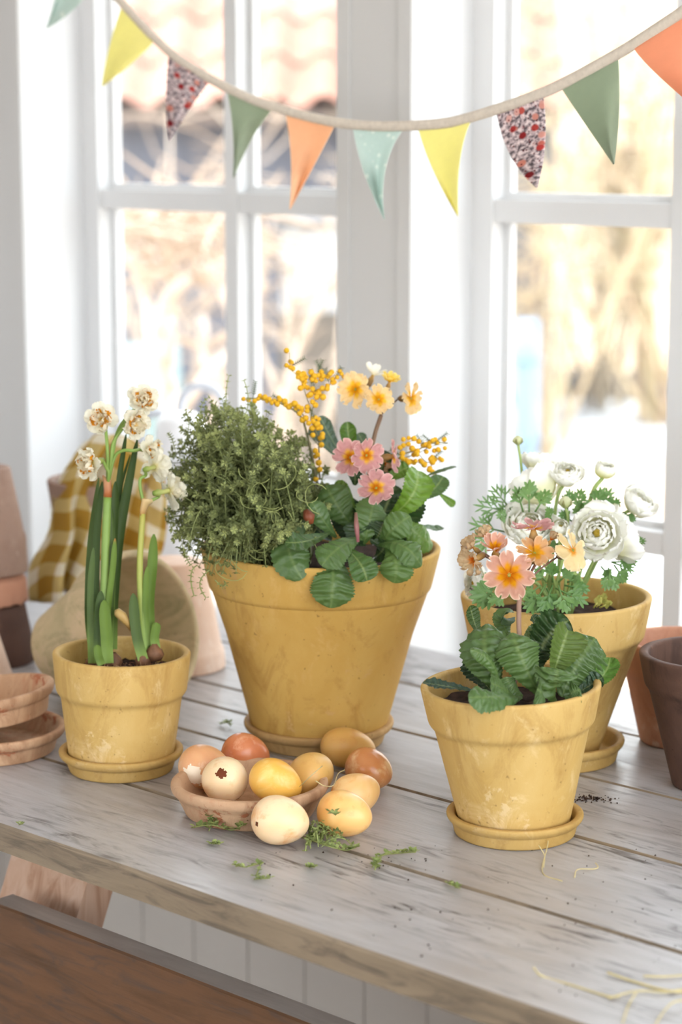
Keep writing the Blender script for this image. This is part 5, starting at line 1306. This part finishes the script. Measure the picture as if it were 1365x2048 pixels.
def m_fabric(name, c, kind=None):
    a = NT(name, .85, .08); uv = a.coord('UV', (1, 1, 1)); n = a.noise(uv, 8, 4)
    col = a.mix(a.mul(n, .35), c, tuple(v * .75 for v in c))
    if kind == 'dots':
        v = a.n('ShaderNodeTexVoronoi'); v.inputs['Scale'].default_value = 7.5; v.inputs['Randomness'].default_value = .75; a.link(uv, v.inputs['Vector']); col = a.mix(a.bw(v.outputs['Distance'], .34, .24), col, lin((236, 240, 234))) if False else a.mix(a.ramp(v.outputs['Distance'], [(.22, (1, 1, 1)), (.34, (0, 0, 0))]), col, lin((232, 238, 232)))
    if kind == 'floral':
        v = a.n('ShaderNodeTexVoronoi'); v.inputs['Scale'].default_value = 6.5; a.link(uv, v.inputs['Vector'])
        v2 = a.n('ShaderNodeTexVoronoi'); v2.inputs['Scale'].default_value = 15; a.link(uv, v2.inputs['Vector'])
        sepc = a.n('ShaderNodeSeparateColor'); a.link(v.outputs['Color'], sepc.inputs[0])
        bgc = a.ramp(a.noise(uv, 16, 3), [(.4, lin((124, 116, 120))), (.5, lin((200, 186, 188))), (.62, lin((240, 228, 226)))])
        fl = a.ramp(sepc.outputs[0], [(.0, lin((150, 44, 54))), (.35, lin((196, 84, 80))), (.6, lin((216, 150, 132))), (1, lin((226, 196, 190)))])
        col = a.mix(a.ramp(v.outputs['Distance'], [(.30, (1, 1, 1)), (.42, (0, 0, 0))]), bgc, fl)
        col = a.mix(a.ramp(v2.outputs['Distance'], [(.16, (1, 1, 1)), (.22, (0, 0, 0))]), col, lin((120, 36, 46)))
    a.color(col); return a.bump(a.noise(uv, 120, 2), .15, .0005).trans(.5).m
FB = dict(yellow=m_fabric('yellow_cotton', lin((246, 240, 172))), floral=m_fabric('floral_cotton', lin((200, 150, 150)), 'floral'), green=m_fabric('green_cotton', lin((176, 188, 164))), orange=m_fabric('orange_cotton', lin((248, 206, 168))), mint=m_fabric('dotted_mint_cotton', lin((212, 226, 220)), 'dots'), coral=m_fabric('coral_cotton', lin((244, 184, 150))))
def flag(fab, A, B, T, lm, rm, amp, lab, seed):
    """A, B upper corners, T tip, lm and rm a point half way down each side (pixels)"""
    n = 22; P = []; U = []; k = 14
    def q(p0, p1, p2, t): c = tuple(2 * b - .5 * (a + d) for a, b, d in zip(p0, p1, p2)); return tuple(a * (1 - t) ** 2 + cc * 2 * t * (1 - t) + d * t * t for a, cc, d in zip(p0, c, p2))
    for i in range(n):
        t = i / (n - 1); l, r = q(A, lm, T, t), q(B, rm, T, t); row = []; ur = []
        for j in range(k):
            s = j / (k - 1); x, y = l[0] + (r[0] - l[0]) * s, l[1] + (r[1] - l[1]) * s
            dy = amp * t * math.sin(s * 3.2 + seed) * (1 - .25 * t) + amp * .5 * t * t * math.sin(seed * 2) + .0025 * math.sin(s * 8 + t * 5 + seed) * t
            row.append(bp(x, y, dy)); ur.append((.01 + (s - .5) * (1 - t) * .9 + .5, t * 1.5 + .01))
        P.append(row); U.append(ur)
    m = MB(); m.grid(P, None, U); bk = [[p + Vector((0, .0011, 0)) for p in row][::-1] for row in P]; m.grid(bk, None, [u[::-1] for u in U])
    o = m.build('flag', FB[fab], bn); o['label'] = lab
flag('mint', (112, -138), (190, -55), (92, 58), (118, -50), (160, 5), .03, 'dotted mint flag', 1)
flag('yellow', (244, 10), (313, 76), (203, 174), (217, 100), (268, 122), .022, 'yellow flag', 2)
flag('floral', (340, 98), (424, 156), (338, 282), (332, 190), (384, 210), .022, 'floral flag', 3)
flag('green', (453, 177), (548, 215), (466, 358), (466, 262), (506, 272), .028, 'green flag', 4)
flag('orange', (571, 226), (670, 248), (579, 420), (582, 318), (632, 322), .024, 'orange flag', 5)
flag('mint', (706, 254), (806, 258), (769, 440), (728, 345), (770, 340), .03, 'dotted mint flag', 6)
flag('yellow', (836, 254), (944, 237), (916, 433), (866, 340), (920, 318), .024, 'yellow flag', 7.3)
flag('floral', (993, 224), (1086, 190), (1074, 376), (1022, 312), (1090, 285), .024, 'floral flag', 8.4)
flag('green', (1122, 175), (1236, 114), (1228, 330), (1176, 255), (1238, 220), .024, 'green flag', 9.2)
flag('coral', (1266, 92), (1385, 16), (1420, 240), (1312, 146), (1420, 120), .026, 'coral flag', 10.1)

# ------------------------------------------------------------------ bits on the table
def sprig(pts, label, n=7, sz=.0042, seed=1, curl=None):
    random.seed(seed); W = [onz(x, y, .0016 + .0015 * (i % 2) + (h if len(pp_) > 2 else 0)) for i, pp_ in enumerate(pts) for x, y, h in [(pp_ + (0,))[:3]]]
    t = thing('thyme_sprig', W[0], label, 'herb sprig'); t.location.z = TZ
    c = cat_rom(W, 5) if len(W) > 2 else [W[0].lerp(W[1], i / 6) for i in range(7)]
    m = MB(); m.tube(c, .0006, 5, lin((150, 158, 92))); m.build('stem', M['stem'], t)
    lv = MB()
    for i in range(1, len(c), max(1, len(c) // n)):
        d = (c[i] - c[i - 1]).normalized()
        for k in range(4):
            a = rnd(0, 6); out = (RGT * math.cos(a) + FWD * math.sin(a) + UPZ * rnd(.1, .8)).normalized(); side = out.cross(UPZ).normalized(); s = sz * rnd(.8, 1.3); b = len(lv.v); p = c[i]; col = lerp(lin((120, 136, 78)), lin((172, 184, 116)), rnd(0, 1))
            for q in (p, p + out * s * .5 + side * s * .32 + UPZ * s * .1, p + out * s, p + out * s * .5 - side * s * .32 + UPZ * s * .1): lv.vert(q, col)
            lv.f += [(b, b + 1, b + 2), (b, b + 2, b + 3)]
    o = lv.build('foliage', M['thyme'], t, smooth=False); o['kind'] = 'stuff'; random.seed(7); return t
sprig([(383, 1655), (425, 1650, .006), (462, 1660), (486, 1650, .008)], 'thyme sprig lying in front of the clay dish', 10, .0058, 1)
sprig([(418, 1662), (426, 1640, .008), (420, 1632, .012)], 'short thyme tip leaning at the dish wall', 6, .0055, 2)
sprig([(466, 1728), (490, 1734, .003), (520, 1728), (512, 1752)], 'thyme sprig near the front edge below the dish', 8, .005, 3)
sprig([(508, 1758), (540, 1756)], 'tiny thyme sprig nearest the table edge', 4, .004, 4)
sprig([(418, 1686), (440, 1688)], 'tiny thyme tip left of the cream egg', 5, .0045, 5)
sprig([(612, 1732), (630, 1734)], 'tiny thyme tip below the cream egg', 4, .004, 6)
sprig([(745, 1735), (762, 1712, .004), (800, 1706), (832, 1704, .004)], 'thyme sprig at the plank seam right of the eggs', 10, .0052, 7)
sprig([(750, 1740), (756, 1722, .004)], 'thyme tip beside the plank seam', 4, .005, 8)
sprig([(892, 1764), (920, 1776)], 'small green sprig on the seam left of the primrose pot', 5, .0042, 9)
sprig([(440, 1448), (456, 1444, .003), (462, 1452)], 'small sprig between daffodil pot and largest pot', 4, .0045, 10)
sprig([(38, 1649), (46, 1647, .003)], 'single leaf tip near the left table edge', 2, .004, 11)
random.seed(12)
for k, lab in enumerate(('thick tuft of thyme between the two front eggs', 'thyme stems curling over the orange streaked egg')):
    b = [(640, 1690, .0), (648, 1650, .012), (660, 1625, .022), (672, 1630, .03)] if k else [(612, 1675, .002), (650, 1690, .008), (690, 1700, .004), (712, 1695, .002)]
    t = sprig(b, lab, 14, .0056, 20 + k)
    m = MB(); lv = MB()
    for q in range(16 if k == 0 else 5):
        p0 = onz(rnd(615, 660), rnd(1668, 1700), rnd(.001, .008)); p2 = p0 + RGT * rnd(-.01, .024) - FWD * rnd(-.01, .02) + UPZ * rnd(-.004, .008); p2.z = max(p2.z, TZ + .001)
        cv = bez(p0, (p0 + p2) * .5 + UPZ * rnd(.002, .01), p2, 7); m.tube(cv, .00055, 4, lin((164, 174, 104)), cap=False)
        for s in range(1, 7):
            for kk in range(3):
                a = rnd(0, 6); out = (RGT * math.cos(a) + FWD * math.sin(a) + UPZ * rnd(.1, .8)).normalized(); side = out.cross(UPZ).normalized(); sz = rnd(.003, .005); bb = len(lv.v); p = cv[s]
                for v in (p, p + out * sz * .5 + side * sz * .32, p + out * sz, p + out * sz * .5 - side * sz * .32): lv.vert(v, lerp(lin((108, 124, 70)), lin((164, 178, 108)), rnd(0, 1)))
                lv.f += [(bb, bb + 1, bb + 2), (bb, bb + 2, bb + 3)]
    o = m.build('side_stems', M['stem'], t); o['kind'] = 'stuff'; o = lv.build('side_foliage', M['thyme'], t, smooth=False); o['kind'] = 'stuff'
random.seed(7)
def straw(pts, r, label, cat='straw'):
    r *= .8; W = [onz(x, y, h + r) for x, y, h in pts]; m = MB(); m.tube(cat_rom(W, 5), r, 6); o = m.build('straw_stalk', M['straw'], None); tag(o, label, cat); return o
straw([(1068, 1935, .012), (1085, 1952, .0), (1150, 1972, .0), (1215, 1992, .0), (1240, 1993, .001)], .0009, 'long bent straw stalk near the right front edge')
straw([(1215, 1945, .002), (1265, 1962, .0), (1330, 1980, .0), (1380, 1985, .0)], .0011, 'thick straw stalk pointing to the right edge')
straw([(1218, 1996, .001), (1275, 1982, .001), (1330, 1984, .001), (1370, 1978, .001)], .0009, 'straw stalk crossing below the thick one')
straw([(1275, 1982, .004), (1258, 2010, .0), (1246, 2046, .0)], .0008, 'short straw stalk dropping to the table front edge')
straw([(1370, 2000, .003), (1345, 2006, .004), (1320, 2035, .0), (1308, 2060, .0)], .0008, 'straw stalk in the bottom right corner')
straw([(1288, 1952, .001), (1330, 1953, .001), (1375, 1950, .001)], .0009, 'straw piece at the right edge above the thick stalk')
straw([(1098, 1650, .016), (1096, 1690, .006), (1086, 1745, .0), (1125, 1762, .0)], .0006, 'thin pale straw leaning on the primrose saucer')
straw([(1078, 1690, .01), (1090, 1712, .003), (1088, 1735, .0)], .0005, 'shorter straw fork beside the leaning straw')
straw([(1150, 1755, .0), (1156, 1739, .002), (1188, 1738, .001), (1197, 1734, .001), (1192, 1726, .002)], .0006, 'thin kinked straw right of the primrose saucer')
straw([(600, 1573, .034), (622, 1552, .058), (645, 1532, .056)], .0005, 'dry stalk lying across the ochre egg')
straw([(632, 1562, .05), (650, 1572, .042), (668, 1570, .034), (676, 1548, .03), (690, 1540, .03)], .0006, 'curled dry stalk at the right of the ochre egg')
# crumbs of soil
m = MB(); random.seed(44)
def crumb(x, y, r):
    c = onz(x, y, r * .5); b = len(m.v)
    for d in ((1, 0, 0), (-.9, .3, 0), (-.2, -1, 0), (.1, .9, .1), (0, 0, 1.0), (0, 0, -.5)): m.vert(c + Vector(d) * r * rnd(.7, 1.2))
    for f in ((0, 3, 4), (3, 1, 4), (1, 2, 4), (2, 0, 4), (3, 0, 5), (1, 3, 5), (2, 1, 5), (0, 2, 5)): m.f.append(tuple(b + q for q in f))
for k in range(90): crumb(random.gauss(1180, 22), random.gauss(1597, 3.2), rnd(.0006, .0016))
for k in range(14): crumb(1200 + rnd(0, 40), random.gauss(1598, 4), rnd(.0004, .0009))
for k in range(90):
    x = rnd(520, 1365); y = rnd(1690, 2000)
    if y < 1640 + .33 * x: crumb(x, y, rnd(.0004, .0012))
for k in range(20): crumb(rnd(700, 860), rnd(1690, 1740), rnd(.0004, .001))
o = m.build('soil_crumbs', M['soil'], None, smooth=False); tag(o, 'dark crumbs of potting soil scattered on the table', 'soil'); o['kind'] = 'stuff'
